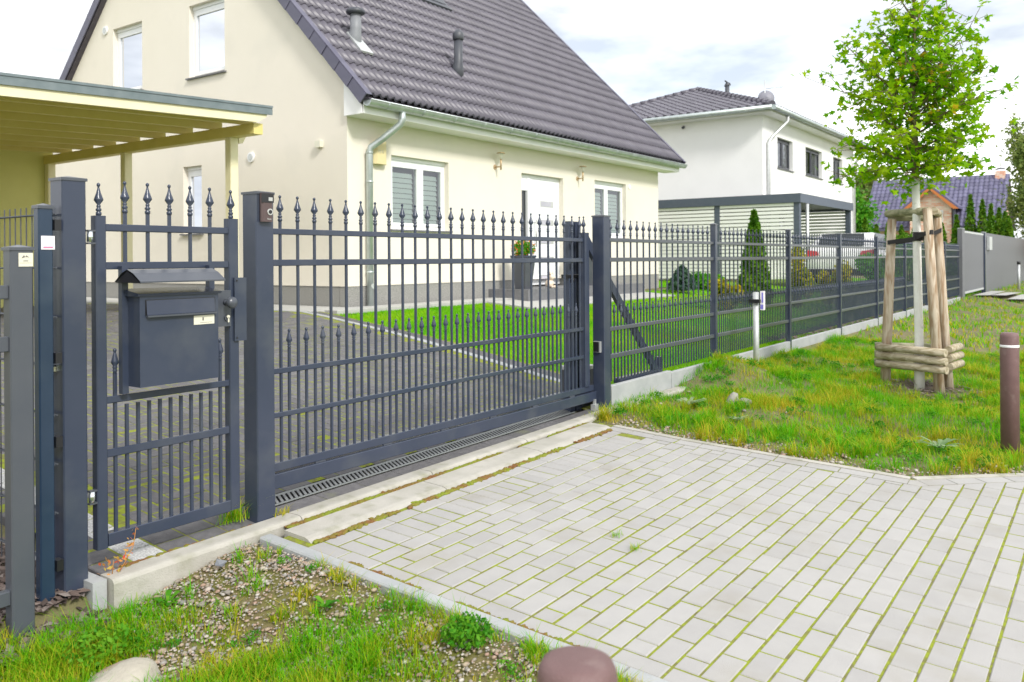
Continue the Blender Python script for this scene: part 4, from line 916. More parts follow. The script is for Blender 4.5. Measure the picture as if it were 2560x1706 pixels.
M().tube([(24.9,7.36,2.9),(24.9,7.36,.7)],.05,8).build('rain_pipe',GALV,C2)
# ------------------------------------------------------------------ parked car (rear towards the street)
CR=thing('parked_car',(26,6.25,.6),'white car with a red tail lamp standing behind the spear fence','car')
cx,cy,cz=24.1,6.25,.60
def CP(w,y,z): return (cx+y,cy-w,cz+z)
def cbox(m,w0,w1,y0,y1,z0,z1): a,b=CP(w0,y0,z0),CP(w1,y1,z1); return m.box(min(a[0],b[0]),max(a[0],b[0]),min(a[1],b[1]),max(a[1],b[1]),a[2],b[2])
def carbody():
    prof=[(.02,.24),(-.05,.5),(-.02,.9),(.06,1.0),(.42,1.36),(1.0,1.43),(2.1,1.4),(2.9,1.05),(3.8,.9),(4.1,.62),(4.12,.26)]
    m=M(); n=len(prof); secs=[-.88,-.84,-.5,.5,.84,.88]; vs=[]
    for w in secs:
        for y,z in prof:
            e=abs(w)>.8; ins=0 if z<1.0 else (z-1.0)*.5*(1 if w>0 else -1)*(1 if abs(w)>.7 else .3)
            vs.append(CP(w-ins,y+(.05 if abs(w)>.85 and y<1 else 0)-(.05 if abs(w)>.85 and y>3 else 0),z-(.02 if abs(w)>.85 and z>.9 else 0)))
    fs=[(s*n+i,s*n+i+1,(s+1)*n+i+1,(s+1)*n+i) for s in range(len(secs)-1) for i in range(n-1)]
    fs+=[tuple(range(n))[::-1],tuple((len(secs)-1)*n+i for i in range(n))]
    return m.add(vs,fs,True)
carbody().build('body',CARW,CR)
M().add([CP(-.62,.08,1.06),CP(.62,.08,1.06),CP(.56,.36,1.40),CP(-.56,.36,1.40)],[(0,1,2,3)]).build('rear_window',CGL,CR)
cbox(M(),-.85,.85,-.08,-.03,.24,.42).build('bumper',BLK,CR)
for s_ in (-1,1):
    M().add([CP(s_*.55,-.06,.80),CP(s_*.86,-.03,.77),CP(s_*.87,-.02,.95),CP(s_*.57,-.05,.91),CP(s_*.89,.03,.93),CP(s_*.892,.34,.90),CP(s_*.892,.30,.83),CP(s_*.89,.03,.78)],[(0,1,2,3),(1,7,4,2),(7,6,5,4)]).build('tail_lamp',REDC,CR)
    for y in (.78,3.3):
        w=M().tube([CP(s_*.70,y,.31),CP(s_*.885,y,.31)],.31,18).build('wheel',TYRE,CR); M().tube([CP(s_*.886,y,.31),CP(s_*.895,y,.31)],.21,14).build('rim',GALV,w)
    M().add([CP(s_*.862,.75,1.02),CP(s_*.862,2.6,1.02),CP(s_*.70,2.1,1.40),CP(s_*.70,.95,1.42)],[(0,1,2,3)]).build('side_window',CGL,CR)
# ------------------------------------------------------------------ brick house far right
H3=thing('brick_house',(66,10,.5),'red brick house with blue grey roof and brick chimney','house')
M().box(64,70,6.4,14.6,.2,3.6).add([(64.0,6.4,3.6),(70,6.4,3.6),(67,6.4,6.75),(64.0,14.6,3.6),(70,14.6,3.6),(67,14.6,6.75)],[(0,1,2),(3,5,4)]).build('wall',BRICK,H3)
rf3=M().ext([(63.4,6.1,3.35),(67,6.1,7.0),(70.6,6.1,3.35),(70.6,6.1,3.15),(67,6.1,6.8),(63.4,6.1,3.15)],(0,8.8,0)).build('roof',TILEB,H3)
t_=facetiles((63.4,6.1,3.35),(0,1,0),Vector((3.6,0,3.65)).normalized(),9,lambda t:(0,8.8),14,.3,.36)
tag(t_.build('roof_tiles',TILEB,rf3),kind='stuff')
M().box(62.8,65.5,9.1,11.65,.2,4.9).add([(62.8,9.1,4.9),(62.8,11.65,4.9),(62.8,10.37,6.0)],[(0,2,1)]).build('gable_wall',BRICK,H3)
TERR=mat('terracotta_soffit',(.55,.18,.05),.6)
M().ext([(62.5,8.65,4.68),(62.5,10.37,6.2),(62.5,10.37,6.05),(62.5,8.65,4.53)],(4,0,0)).ext([(62.5,12.1,4.68),(62.5,12.1,4.53),(62.5,10.37,6.05),(62.5,10.37,6.2)],(4,0,0)).build('gable_roof',TILEB,H3)
M().ext([(62.45,8.62,4.50),(62.45,10.37,6.03),(62.45,10.37,5.83),(62.45,8.95,4.50)],(.06,0,0)).ext([(62.45,12.13,4.50),(62.45,11.8,4.50),(62.45,10.37,5.83),(62.45,10.37,6.03)],(.06,0,0)).build('bargeboard',TERR,H3)
w=M().box(62.74,62.79,9.6,10.3,3.6,4.45).build('window',WHITE,H3); M().box(62.72,62.738,9.68,9.92,3.68,4.37).box(62.72,62.738,9.98,10.22,3.68,4.37).build('pane',CGL,w)
M().box(62.6,63.3,8.9,9.0,.5,4.5).build('corner_recess',POT,H3)
ch=M().box(66.6,67.3,6.35,6.95,5.9,7.2).build('chimney',BRICK,H3); M().ext([(66.95,6.3,7.32),(66.95,6.45,7.42),(66.95,6.65,7.46),(66.95,6.85,7.42),(66.95,7.0,7.32),(66.95,6.65,7.38)],(.4,0,0)).build('chimney_hood',POT,ch)
# ------------------------------------------------------------------ grey board fence far right
GF=mat('grey_board_panel',(.12,.123,.14),.5,0,(.135,.138,.155),2)
B=thing('grey_board_fence',(35,3.5,.2),'tall plain grey board fence running off to the right','fence')
post('gate_post',25.66,26.1,3.46,3.58,.05,2.10,'wide grey post at the end of the spear fence','gate post','posts of the grey board gate',GF,GALV)
gt=thing('board_gate',(28.5,3.5,.1),'grey boarded gate between the wide post and the long board fence','gate')
M().hbox(26.12,30.4,3.50,3.54,.30,.36).build('rail',GALV,gt); M().hbox(26.12,30.4,3.50,3.54,2.0,2.06).build('rail',GALV,gt)
bm=M().box(-.095,.095,-.012,.012,0,1.64).mesh('board',GF)
for k in range(21): link('board',bm,gt,(26.24+.204*k,3.52,.36))
post('gate_post',30.45,30.6,3.46,3.58,.1,2.10,'slim grey post hinging the board gate','gate post','posts of the grey board gate',ANTH,GALV)
bm=M().box(-.12,.12,-.012,.012,0,1.98).mesh('board',GF)
for k in range(220): link('board',bm,B,(30.74+.25*k,3.52,.12))
M().box(31.2,31.9,3.42,3.5,1.55,1.98).build('post_box',GALV,B)
mk=thing('marker_pipe',(36.2,2.9,.1),'short thin steel pipe standing by the far board fence','marker post'); M().tube([(35.2,2.95,.0),(35.2,2.95,1.05)],.045,8).build('pipe',GALV,mk); M().tube([(35.2,2.95,1.05),(35.2,2.95,1.15)],.06,8).build('pipe_cap',BLK,mk)
fpv=struct('far_path'); fm=M()
for k in range(12):
    v=3.4-.42*k
    M().add([(27.2,v-.4,z_out(27.2,v)+.05),(31.5,v-.4,z_out(31,v)+.05),(31.5,v,z_out(31,v)+.05),(27.2,v,z_out(27.2,v)+.05)],[(0,1,2,3)]).build('slab',SLAB,fpv)
# ------------------------------------------------------------------ vegetation helpers
def tree_thing(name,base,label,cat,group=None): return thing(name,base,label,cat,group)
def cone(base,h,r,pw=1.0,fill=.45):
    def f(rg):
        t=rg.random()**1.5; rr=r*(1-t)**pw*(1 if t>.06 else .8); a=rg.random()*6.283; k=fill+(1-fill)*rg.random()**.5
        k*=1+.18*math.sin(a*5+t*23); return np.array(base)+np.array((math.cos(a)*rr*k,math.sin(a)*rr*k,h*t+.03))
    return f
def conifer(name,u,v,z,h,r,label,cat='conifer',group=None,m=CONIF,n=5000,s=.05,seed=1,pw=.9):
    t=thing(name,(u,v,z),label,cat,group); M().tube([(u,v,z-.1),(u,v,z+h*.9)],[.05*h/2,.01],6).build('trunk',BARKB,t)
    cloud('foliage',t,m,leafcloud(n,cone((u,v,z),h,r,pw),s,seed),'stuff'); return t
conifer('spruce',16.3,5.85,.42,1.82,.33,'slim dark green conifer with a bushy tip in front of the white slats',n=9000,s=.055,pw=.75)
t=thing('leader_shoot',(16.3,5.85,2.0),'x','x') if False else None
conifer('blue_spruce',18.3,8.3,.6,.52,.32,'low blue green spruce in front of the slatted carport','conifer',None,BLUES,3500,.06,5,.6)
def shrub(name,c,r,label,m,n=2500,s=.05,seed=1,cat='shrub',group=None):
    t=thing(name,(c[0],c[1],c[2]-r[2]),label,cat,group)
    for k in range(4): 
        a=k*1.6; M().tube([(c[0],c[1],c[2]-r[2]-.05),(c[0]+math.cos(a)*r[0]*.5,c[1]+math.sin(a)*r[1]*.5,c[2]+r[2]*.5)],[.02,.006],5).build('stem',BARKB,t)
    cl=[(np.array(c)+NR.normal(size=3)*np.array(r)*.42,NR.uniform(.35,.6)) for _ in range(9)]
    def f(rg):
        q,k=cl[rg.integers(9)]; d=rg.normal(size=3); d/=np.linalg.norm(d); p=q+d*np.array(r)*k*rg.random()**.4; p[2]=max(p[2],c[2]-r[2]); return p
    cloud('foliage',t,m,leafcloud(n,f,s,seed),'stuff'); return t
shrub('yellow_shrub',(15.1,5.9,.75),(.3,.3,.42),'yellowing shrub just left of the slim conifer',YSHR,2500,.04,2)
shrub('yellow_shrub',(17.6,5.4,.85),(.35,.3,.5),'taller yellow green shrub right of the slim conifer',YSHR,3000,.045,3)
shrub('garden_shrub',(18.6,4.9,.8),(.4,.35,.5),'green and yellow shrub next to the white car',YSHR,2500,.045,4)
shrub('garden_shrub',(20.2,8.6,.75),(.6,.4,.3),'low green shrub by the house corner under the slats',GW,2500,.05,5)
for k,(u,v,r_,h) in enumerate(((21.5,4.4,.6,1.0),(24,4.5,.8,1.3),(27,4.6,.8,1.5),(30,4.8,1.0,1.5),(33,5,1.0,1.6))):
    shrub('hedge_shrub',(u,v,.5+h/2),(r_*1.2,.5,h/2),['low green hedge shrub beside the car','dark green hedge shrub behind the fourth spear fence section','light green hedge shrub behind the sixth spear fence section','dark hedge shrub behind the last spear fence sections','dense hedge shrub behind the grey board gate'][k],CONIF if k%2 else GW,4500,.06,10+k,'hedge shrub','hedge shrubs behind the spear fence')
# thujas
pos=[(50,11.6,.6,2.9),(50,11.0,.6,2.5),(50,10.4,.6,2.6),(50,9.7,.6,2.4),(50,9.1,.6,2.2),(50,8.4,.6,2.3),(50,7.7,.6,2.5),(50,7.0,.6,2.9),(50,6.35,.7,3.95),(50,5.8,.7,3.65),(49,5.3,.6,3.35),(48,4.85,.6,3.1),(47,4.5,.6,2.85),(46,4.3,.6,2.6),(45,4.15,.6,2.4)]
tl_=['slim thuja at the left end of the row before the brick house','slim thuja second from the left end of the row','slim thuja third from the left end of the row','short thuja below the left roof slope','short thuja under the tree crown','short thuja behind the stake tops','thuja in front of the brick gable','thuja just right of the brick gable','tallest dark thuja before the blue roof','second tallest thuja beside the tallest','thuja third in the descending right row','thuja fourth in the descending right row','thuja fifth in the descending right row','thuja sixth in the descending right row','last thuja of the row above the board fence']
for k,(u,v,r_,h) in enumerate(pos): conifer('thuja',u,v,.6,h,r_*.75,tl_[k],'thuja','thujas in front of the brick house',CONIF,1600,.11,30+k,.8)
def bgtree(name,u,v,z,h,r,label,m,seed,n=7000,s=.16,tw=.12):
    t=thing(name,(u,v,z),label,'tree'); rg=np.random.default_rng(seed)
    M().tube([(u,v,z-.2),(u+.1,v,z+h*.5),(u,v+.1,z+h*.92)],[tw,tw*.6,.02],8).build('trunk',BARKB,t)
    br=M(); cl=[]
    for k in range(26):
        zz=z+h*rg.uniform(.3,.95); a=rg.random()*6.28; q=r*(1-(abs((zz-z)/h-.55)/.6)**2*.8)*rg.uniform(.4,1); e=(u+math.cos(a)*q,v+math.sin(a)*q,zz+.25*q); br.tube([(u,v,zz-.3),e],[.03,.01],5); cl.append(e)
    br.build('branches',BARKB,t)
    def f(rg2):
        e=cl[rg2.integers(26)]; return np.array(e)+rg2.normal(size=3)*np.array((r*.25,r*.25,h*.07))
    cloud('crown',t,m,leafcloud(n,f,s,seed),'stuff')
bgtree('birch_tree',52,3.75,.5,7.6,1.1,'pale feathery birch at the right picture edge',BIRCH,61,9000,.12)
bgtree('birch_tree',75,3.2,.5,9,2.0,'taller birch beyond the brick chimney at the right edge',BIRCH,62,7000,.17)
bgtree('broadleaf_tree',52,12.8,.5,4.6,1.5,'green bushy tree left of the brick house',GW,63,6000,.14)
bgtree('broadleaf_tree',85,20,.5,8.5,3,'hazy tree far behind the brick house roof',BIRCH,64,6000,.2)
shrub('yellow_shrub',(46,2.9,1.7),(.8,.7,.9),'golden yellow shrub rising over the board fence right end',LEAFY,2500,.1,66)
# ------------------------------------------------------------------ the maple with its stakes
MT=thing('maple_tree',(9.54,1.69,-.02),'young maple with whitewashed trunk between wooden stakes','tree')
M().tube([(9.54,1.69,-.2),(9.538,1.69,.5),(9.53,1.70,1.2),(9.522,1.705,1.8),(9.52,1.71,2.15)],[.055,.043,.041,.039,.038],12).build('whitewashed_trunk',BARKW,MT)
tr=[(9.52,1.71,2.14),(9.515,1.715,2.6),(9.50,1.73,3.1),(9.52,1.71,3.7),(9.50,1.72,4.4)]
M().tube(tr,[.037,.032,.026,.018,.008],10).build('trunk',BARKB,MT)
rg=np.random.default_rng(11); br=M(); tips=[]
rtv=np.array((rt.x,rt.y,0.)); fwv=np.array((fw.x,fw.y,0.))
def branch(z0,lat,dep,rise,r0=.014):
    lat*=.86*(1 if z0<3.1 else .88); t=(z0-2.14)/(4.4-2.14); b=Vector(tr[0]).lerp(Vector(tr[-1]),max(0,t)); b.z=z0
    e=np.array(b)+rtv*lat+fwv*dep+np.array((0,0,rise)); mid=(np.array(b)+e)/2+np.array((0,0,-.06*rise+.05*abs(lat)))
    pts=[tuple(b),tuple(mid),tuple(e)]; br.tube(pts,[r0,r0*.6,.003],6)
    L_=np.linalg.norm(e-np.array(b)); n=max(3,int(L_/.10))
    for k in range(n):
        s=.22+.78*(k+.5)/n; p=(1-s)**2*np.array(b)+2*s*(1-s)*mid+s*s*e
        tips.append((p,.10+.055*(1-s)))
        for q in range(3):
            d=rg.normal(size=3)*np.array((.14,.14,.11)); e2=p+d; br.tube([tuple(p),tuple(e2)],[.004,.002],4,cap=False); tips.append((e2,.085))
# (height, sideways, depth, rise): branches seen in the photograph and others around the stem
BR=[(2.25,-.95,-.1,-.08),(2.3,-.75,.2,.25),(2.28,.70,-.1,.02),(2.35,.62,.3,.2),(2.4,-.45,-.5,.15),(2.4,.35,-.5,.1),(2.45,.85,.05,.28),(2.35,-.2,.6,.1),
    (2.55,-.78,-.1,.38),(2.6,.82,.0,.42),(2.6,-.4,.5,.3),(2.65,.4,-.5,.25),(2.7,-.55,-.4,.3),(2.75,.9,.1,.62),(2.8,-.85,.1,.28),(2.8,.55,.4,.3),(2.85,-.9,-.05,.72),(2.85,.3,-.4,.4),
    (2.95,.62,-.1,.42),(3.0,-.5,.25,.35),(3.05,.75,.1,.7),(3.1,-.35,-.35,.3),(3.2,.42,.3,.3),(3.25,-.45,0,.35),(3.35,.35,-.2,.35),(3.4,-.3,.2,.3),(3.5,.5,0,.45),(3.55,-.38,-.05,.35),(3.7,.25,.15,.3),(3.8,-.25,0,.3),(4.0,.2,0,.3),(4.0,-.2,.1,.3),(4.3,0,0,.3),
    (2.2,.25,.35,-.05),(2.2,-.3,-.3,-.02),(2.25,.1,-.55,.0),(2.5,.1,.5,.2),(2.9,.1,.45,.3),(3.1,.1,-.4,.35)]
for b in BR: branch(*b)
br.build('branches',BARKB,MT)
def leafshape():
    """five-lobed maple leaf, unit size, stalk at origin, slightly folded"""
    an=[(-150,.35),(-125,.72),(-95,.45),(-62,.95),(-35,.5),(0,1.12),(35,.5),(62,.95),(95,.45),(125,.72),(150,.35)]
    pts=[(0,0,0)]+[(math.sin(rad(a))*r*.5,(math.cos(rad(a))*r+.35)*.5,-.10*abs(math.sin(rad(a)))*r) for a,r in an]
    return np.array(pts)
LS=leafshape(); ntri=len(LS)-2
lidx=[(0,i,i+1) for i in range(1,len(LS)-1)]
leaves=[]
for p,s in tips:
    for _ in range(7 if s>.09 else 5):
        leaves.append((p+rg.normal(size=3)*s*np.array((.48,.48,.45)),rg.uniform(.06,.125)))
mats=[]
for p,s in leaves:
    nrm=Vector((rg.normal()*.55,rg.normal()*.55,1)).normalized() if rg.random()<.55 else Vector(rg.normal(size=3)).normalized()
    mats.append(Matrix.LocRotScale(Vector(p),nrm.to_track_quat('Z','Y')@Matrix.Rotation(rg.random()*6.28,3,'Z').to_quaternion(),Vector((s,s,s))))
order=sorted(range(len(leaves)),key=lambda i:float(np.dot(leaves[i][0],fwv)))
lm=M().add([tuple(x) for x in LS],lidx).mesh('leaf',LEAF); near_=set(order[:300])
vs=[];fi=[]; vy=[]; fy=[]
for i,mm in enumerate(mats):
    p=leaves[i][0]; yel=(np.linalg.norm(p-np.array((8.98,2.35,2.45)))<.16) or (abs(p[2]-3.05)<.35 and abs(np.dot(p-np.array((9.5,1.7,3)),rtv))<.22 and rg.random()<.08)
    if i in near_ and not yel: 
        link('leaf',lm,MT,mm.to_translation(),mm.to_quaternion(),mm.to_scale()); continue
    pts=[mm@Vector(x) for x in LS]; t,f=(vy,fy) if yel else (vs,fi); b=len(t); t+=[tuple(q) for q in pts]; f+=[b+k for tri in lidx for k in tri]
tag(fastmesh('crown',vs,3,fi,LEAF,MT),kind='stuff'); tag(fastmesh('yellow_leaves',vy,3,fy,LEAFY,MT),kind='stuff')
ST=thing('tree_stakes',(9.6,1.65,-.02),'three weathered log stakes with log crosspieces around the maple','tree stakes')
st=[((9.625,2.047,-.2),(9.679,1.972,1.745)),((9.474,1.484,-.2),(9.403,1.583,1.84)),((9.794,1.45,-.2),(9.724,1.546,1.75))]
for a,b in st: M().tube([a,tuple((Vector(a)+Vector(b))/2+Vector((.004,.003,0))),b],[.052,.049,.044],14).build('stake',WOODV,ST)
def log(a,b,r,m,name='crossbar'): return M().tube([a,tuple((Vector(a)*.5+Vector(b)*.5)+Vector((0,0,.003))),b],[r,r*.97,r],12).build(name,m,ST)
def beyond(a,b,e0,e1):
    a=Vector(a);b=Vector(b);d=(b-a).normalized(); return a-d*e0,b+d*e1
t1,t2,t3=[Vector(s[1]) for s in st]; off=Vector((-.03,-.02,0))
a,b=beyond((t1.x,t1.y,1.79),(t2.x,t2.y,1.79),.07,.03); log(a+Vector((-.0,0,.02)),b+Vector((.05,.02,.02)),.040,WOODG)
a,b=beyond((t2.x+.07,t2.y-.03,1.79),(t3.x,t3.y,1.79),.02,.08); log(a+Vector((0,-.02,.02)),b,.040,WOODH)
a,b=beyond((t1.x,t1.y,1.75),(t3.x,t3.y,1.75),.03,.06); log(a+Vector((.06,.02,.02)),b+Vector((.06,.02,0)),.040,WOODG)
def at(s,z): a,b=Vector(s[0]),Vector(s[1]); return a.lerp(b,(z-a.z)/(b.z-a.z))
for z in (.385,.298,.211):
    p,q_=at(st[0],z),at(st[1],z); o=Vector((-.10,-.045,0)); a,b=beyond(p+o,q_+o,.13,.06); log(a,b,.040,WOODH)
    p,q_=at(st[1],z),at(st[2],z); o=Vector((.02,-.105,.02)); a,b=beyond(p+o,q_+o,.02,.10); log(a,b,.040,WOODH)
    p,q_=at(st[0],z),at(st[2],z); o=Vector((.10,.04,0)); a,b=beyond(p+o,q_+o,.10,.05); log(a,b,.040,WOODG)
for s_,z in ((st[0],1.50),(st[1],1.58),(st[2],1.62)):
    p=at(s_,z); tr_=Vector((9.525,1.70,1.53)); d=(tr_-p).normalized(); n_=d.cross(Vector((0,0,1))).normalized()
    ring=M()
    a,b=p-d*.050,tr_+d*.0
    pts=[(a+n_*.015),(p+n_*.051),(tr_+n_*.043),(tr_+d*.046),(tr_-n_*.043),(p-n_*.051),(a-n_*.015)]
    k=len(pts); vs2=[tuple(x+Vector((0,0,-.022))) for x in pts]+[tuple(x+Vector((0,0,.022))) for x in pts]
    ring.add(vs2,[(i,(i+1)%k,k+(i+1)%k,k+i) for i in range(k)]).build('tie_strap',STRAP,ST)
M().box(9.47,9.56,1.64,1.73,1.51,1.60).build('tie_pad',STRAP,ST)
# ------------------------------------------------------------------ bollards, marker, rocks
def bollard(u,v,z,h,r,label):
    b=thing('bollard',(u,v,z),label,'bollard','brown round bollards')
    M().lathe([(r,-.25),(r,h-.030),(r*.97,h-.016),(r*.88,h-.005),(r*.7,h),(0,h)],(u,v,z),32).build('bollard_body',BOLL,b)
    M().lathe([(r+.0004,0),(r+.0012,.001),(r+.0012,.017),(r+.0004,.018)],(u,v,z+h-.105),32).build('reflective_band',REFL,b)
bollard(7.085,.655,-.075,.865,.062,'slim dark brown bollard with a white band in the grass at right')
bollard(1.0125*1.0,.0,0,.1,.01,'x') if False else None
NB=(1.103,.677)
bollard(NB[0],NB[1],-.17,.906,.0615,'brown bollard top close to the camera at the bottom edge')
ms_=thing('marker_post',(8.95,3.2,.03),'thin galvanised pipe with a label beside the concrete plinth','marker post')
M().tube([(8.95,3.2,-.15),(8.95,3.2,.975)],.032,14).build('pipe',GALV,ms_); M().box(8.90,8.94,3.14,3.26,.86,.90).build('clamp',BLK,ms_)
pl=M().box(8.99,9.045,3.13,3.165,.78,.985).build('label_plate',WLAB,ms_); M().box(8.9885,8.99,3.132,3.163,.79,.84).box(8.9885,8.99,3.132,3.150,.86,.97).build('label_print',BLUEP,ms_)
rk=thing('boulder',(1.75,2.72,-.15),'large pale boulder with a pink patch at the lower left','rock')
NB2=M().blob((1.60,2.86,-.16),.15,4,3,.25,(1.15,.8,.55)).build('boulder_stone',ROCK,rk)
rk=thing('split_stone',(7.15,2.75,0),'pair of pale split stones in the verge grass','rock')
M().blob((7.17,2.77,z_out(7.17,2.77)+.025),.085,7,2,.3,(1,.7,.8)).build('left_stone',ROCKG,rk); M().blob((7.13,2.66,z_out(7.13,2.66)+.018),.07,9,2,.3,(.9,.8,.7)).build('right_stone',ROCKG,rk)
# ------------------------------------------------------------------ gravel and mulch
peb=M(); rr=random.Random(3)
def pebble(u,v,r,zf=z_out): peb.blob((u,v,zf(u,v)+r*.1),r,rr.randint(0,999),1,.3,(rr.uniform(.8,1.4),rr.uniform(.7,1.1),rr.uniform(.45,.8)))
n=0
while n<20000:
    u=rr.uniform(.9,2.57); v=rr.uniform(1.3,3.38)
    if u<1.4 and v<2: continue
    d=noise.noise(Vector((u*2.1,v*2.1,1.5)))+ (.35 if v>2.9-(.0) and u>1.9 else 0)+(.2 if u>2.3 else 0)
    n+=1
    if rr.random()<.62+d*.7: pebble(u,v,min(.028,rr.lognormvariate(-5.32,.42)))
for _ in range(900):
    v=rr.uniform(-.5,3.2); u=edge_u(v)+abs(rr.gauss(0,.16))+.02; pebble(u,v,min(.022,rr.lognormvariate(-4.9,.4)))
for _ in range(120):
    u=rr.uniform(6.0,12); v=rr.uniform(.0,3.4)
    if dist_edge(u,v)>.2: pebble(u,v,rr.uniform(.008,.02))
tag(peb.build('gravel',PEB),kind='stuff')
mul=M()
for _ in range(700):
    a=rr.random()*6.28; q_=.48*rr.random()**.6; u=9.6+math.cos(a)*q_*1.1; v=1.6+math.sin(a)*q_; z=z_out(u,v)+.008; an=rr.random()*3.14; l=rr.uniform(.015,.04)
    mul.add([(u-math.cos(an)*l,v-math.sin(an)*l,z),(u+math.sin(an)*.012,v-math.cos(an)*.012,z+.006),(u+math.cos(an)*l,v+math.sin(an)*l,z+rr.uniform(0,.015)),(u-math.sin(an)*.012,v+math.cos(an)*.012,z+.004)],[(0,1,2,3)])
for _ in range(4500):
    u=rr.uniform(.6,1.79); v=rr.uniform(3.25,4.6); z=z_out(u,min(v,3.4))+rr.uniform(0,.03) if v<3.45 else z_in(u,v)+rr.uniform(-.045,-.02); an=rr.random()*3.14; l=rr.uniform(.015,.035)
    mul.add([(u-math.cos(an)*l,v-math.sin(an)*l,z),(u+math.sin(an)*.015,v-math.cos(an)*.015,z+.01),(u+math.cos(an)*l,v+math.sin(an)*l,z+rr.uniform(0,.02)),(u-math.sin(an)*.015,v+math.cos(an)*.015,z+.006)],[(0,1,2,3)])
for _ in range(2500):
    u=rr.uniform(11.2,25.5); v=rr.uniform(3.56,3.95); z=.225+rr.uniform(0,.03); an=rr.random()*3.14; l=rr.uniform(.02,.05)
    mul.add([(u-math.cos(an)*l,v-math.sin(an)*l,z),(u+math.sin(an)*.015,v-math.cos(an)*.015,z+.01),(u+math.cos(an)*l,v+math.sin(an)*l,z+rr.uniform(0,.02)),(u-math.sin(an)*.015,v+math.cos(an)*.015,z+.006)],[(0,1,2,3)])
tag(mul.build('bark_mulch',MULCH),kind='stuff')
# ------------------------------------------------------------------ grass
def grass(name,pts,h,w,m,bend=.5,seed=1):
    """pts (n,3) bases, h (n,) heights"""
    rg=np.random.default_rng(seed); n=len(pts); a=rg.random(n)*2*np.pi; d=np.stack([np.cos(a),np.sin(a),np.zeros(n)],1); s=np.stack([-np.sin(a),np.cos(a),np.zeros(n)],1)
    w=w*rg.uniform(.6,1.3,n); bd=(h*bend*rg.uniform(.2,1.6,n))[:,None]; H_=h[:,None]; Wd=(w/2)[:,None]; upv=np.array((0,0,1.))
    b0=pts-s*Wd; b1=pts+s*Wd; m0=pts+d*bd*.35+upv*H_*.55; m1=m0+s*Wd*.8; m0=m0-s*Wd*.8; tp=pts+d*bd+upv*H_*.92
    co=np.stack([b0,b1,m1,m0,tp],1).reshape(-1,3); base=(np.arange(n)*5)[:,None]
    tri=np.array([[0,1,2],[0,2,3],[3,2,4]]).ravel()[None,:]; idx=(base+tri).ravel()
    return fastmesh(name,co,3,idx,m)
def scatter(n,u0,u1,v0,v1,test,zf,hf,seed):
    rg=random.Random(seed); P=[];Hh=[]
    for _ in range(n):
        u=rg.uniform(u0,u1); v=rg.uniform(v0,v1); d=test(u,v,rg)
        if d<=0: continue
        P.append((u,v,zf(u,v)-.012)); Hh.append(hf(u,v,rg)*d)
    return np.array(P),np.array(Hh)
NV=lambda u,v,k,s: noise.noise(Vector((u*s,v*s,k)))
def vt(u,v,rg):
    e=dist_edge(u,v)
    if e<.03: return 0
    if (u-9.6)**2+(v-1.6)**2<.13: return 0
    k=.5+.9*NV(u,v,2,1.7)+.5*NV(u,v,4,4.5); k=k*sm(-.05,.55,e)+.15
    return min(1.25,max(.35,k+.3)) if rg.random()<k+.25 else 0
P,Hh=scatter(150000,5.7,14,-1.2,3.49,vt,z_out,lambda u,v,rg:rg.uniform(.03,.095)*(1.25 if NV(u,v,7,2.5)>.15 else .8),1)
o=grass('verge_grass',P,Hh,.0045,GV,.7,1); tag(o,kind='stuff')
P,Hh=scatter(60000,14,60,-6,3.49,lambda u,v,rg:(1 if dist_edge(u,v)>.05 and not 27<u<31.7 else 0) if rg.random()<1.2*14/u else 0,z_out,lambda u,v,rg:rg.uniform(.05,.12),2)
o=grass('verge_grass',P,Hh,.018,GV,.7,2); tag(o,kind='stuff')
def lt(u,v,rg):
    if v<3.75 or (v>8.9 and u<19.7): return 0
    if u<strip_u(v)+.27: return 0
    if 11.6<u<17.2 and v>7.95: return 0
    return 1
P,Hh=scatter(170000,7.0,16,3.7,9.0,lt,lambda u,v:z_in(u,v)-.02,lambda u,v,rg:rg.uniform(.03,.05),3); P2,H2_=scatter(60000,16,34,3.7,13,lambda u,v,rg:lt(u,v,rg) if not(24.2<u<31 and v>7.3) else 0,lambda u,v:z_in(u,v)-.02,lambda u,v,rg:rg.uniform(.035,.06),4)
o=grass('lawn',P,Hh,.006,GL,.5,3); tag(o,kind='stuff'); o=grass('lawn',P2,H2_,.018,GL,.5,4); tag(o,kind='stuff')
sheet('lawn_soil',lambda u,v: lt(u,v,None)>0,6.8,34,3.6,13,.1,lambda u,v:z_in(u,v),LAWNG,-.03)
def gt_(u,v,rg):
    if u>2.56 or v>3.375: return 0
    k=.14+NV(u,v,12,2.4)*.9+NV(u,v,15,6)*.5+ (.55 if v<2.75-(u-1.6)*.3 else -.05)+(.25 if u<1.75 else 0)-(.25 if u>2.25 else 0)
    return min(1.3,max(.4,k+.45)) if rg.random()<k+.1 else 0
P,Hh=scatter(70000,.9,2.57,1.1,3.37,gt_,z_out,lambda u,v,rg:rg.uniform(.03,.085),5)
o=grass('gravel_grass',P,Hh,.0032,GV,.75,5); tag(o,kind='stuff')
def tufts(name,n,u0,u1,v0,v1,test,zf,hr,per,rad_,w,m,seed):
    rg=random.Random(seed); P=[];Hh=[]
    for _ in range(n):
        u=rg.uniform(u0,u1); v=rg.uniform(v0,v1)
        if not test(u,v,rg): continue
        k=rg.uniform(.6,1.4); z=zf(u,v)-.01
        for _ in range(int(per*k)):
            a=rg.random()*6.28; d=abs(rg.gauss(0,rad_*k)); P.append((u+math.cos(a)*d,v+math.sin(a)*d,z)); Hh.append(rg.uniform(*hr)*k*math.exp(-(d/(rad_*k*2))**2))
    o=grass(name,np.array(P),np.array(Hh),w,m,.85,seed); return tag(o,kind='stuff')
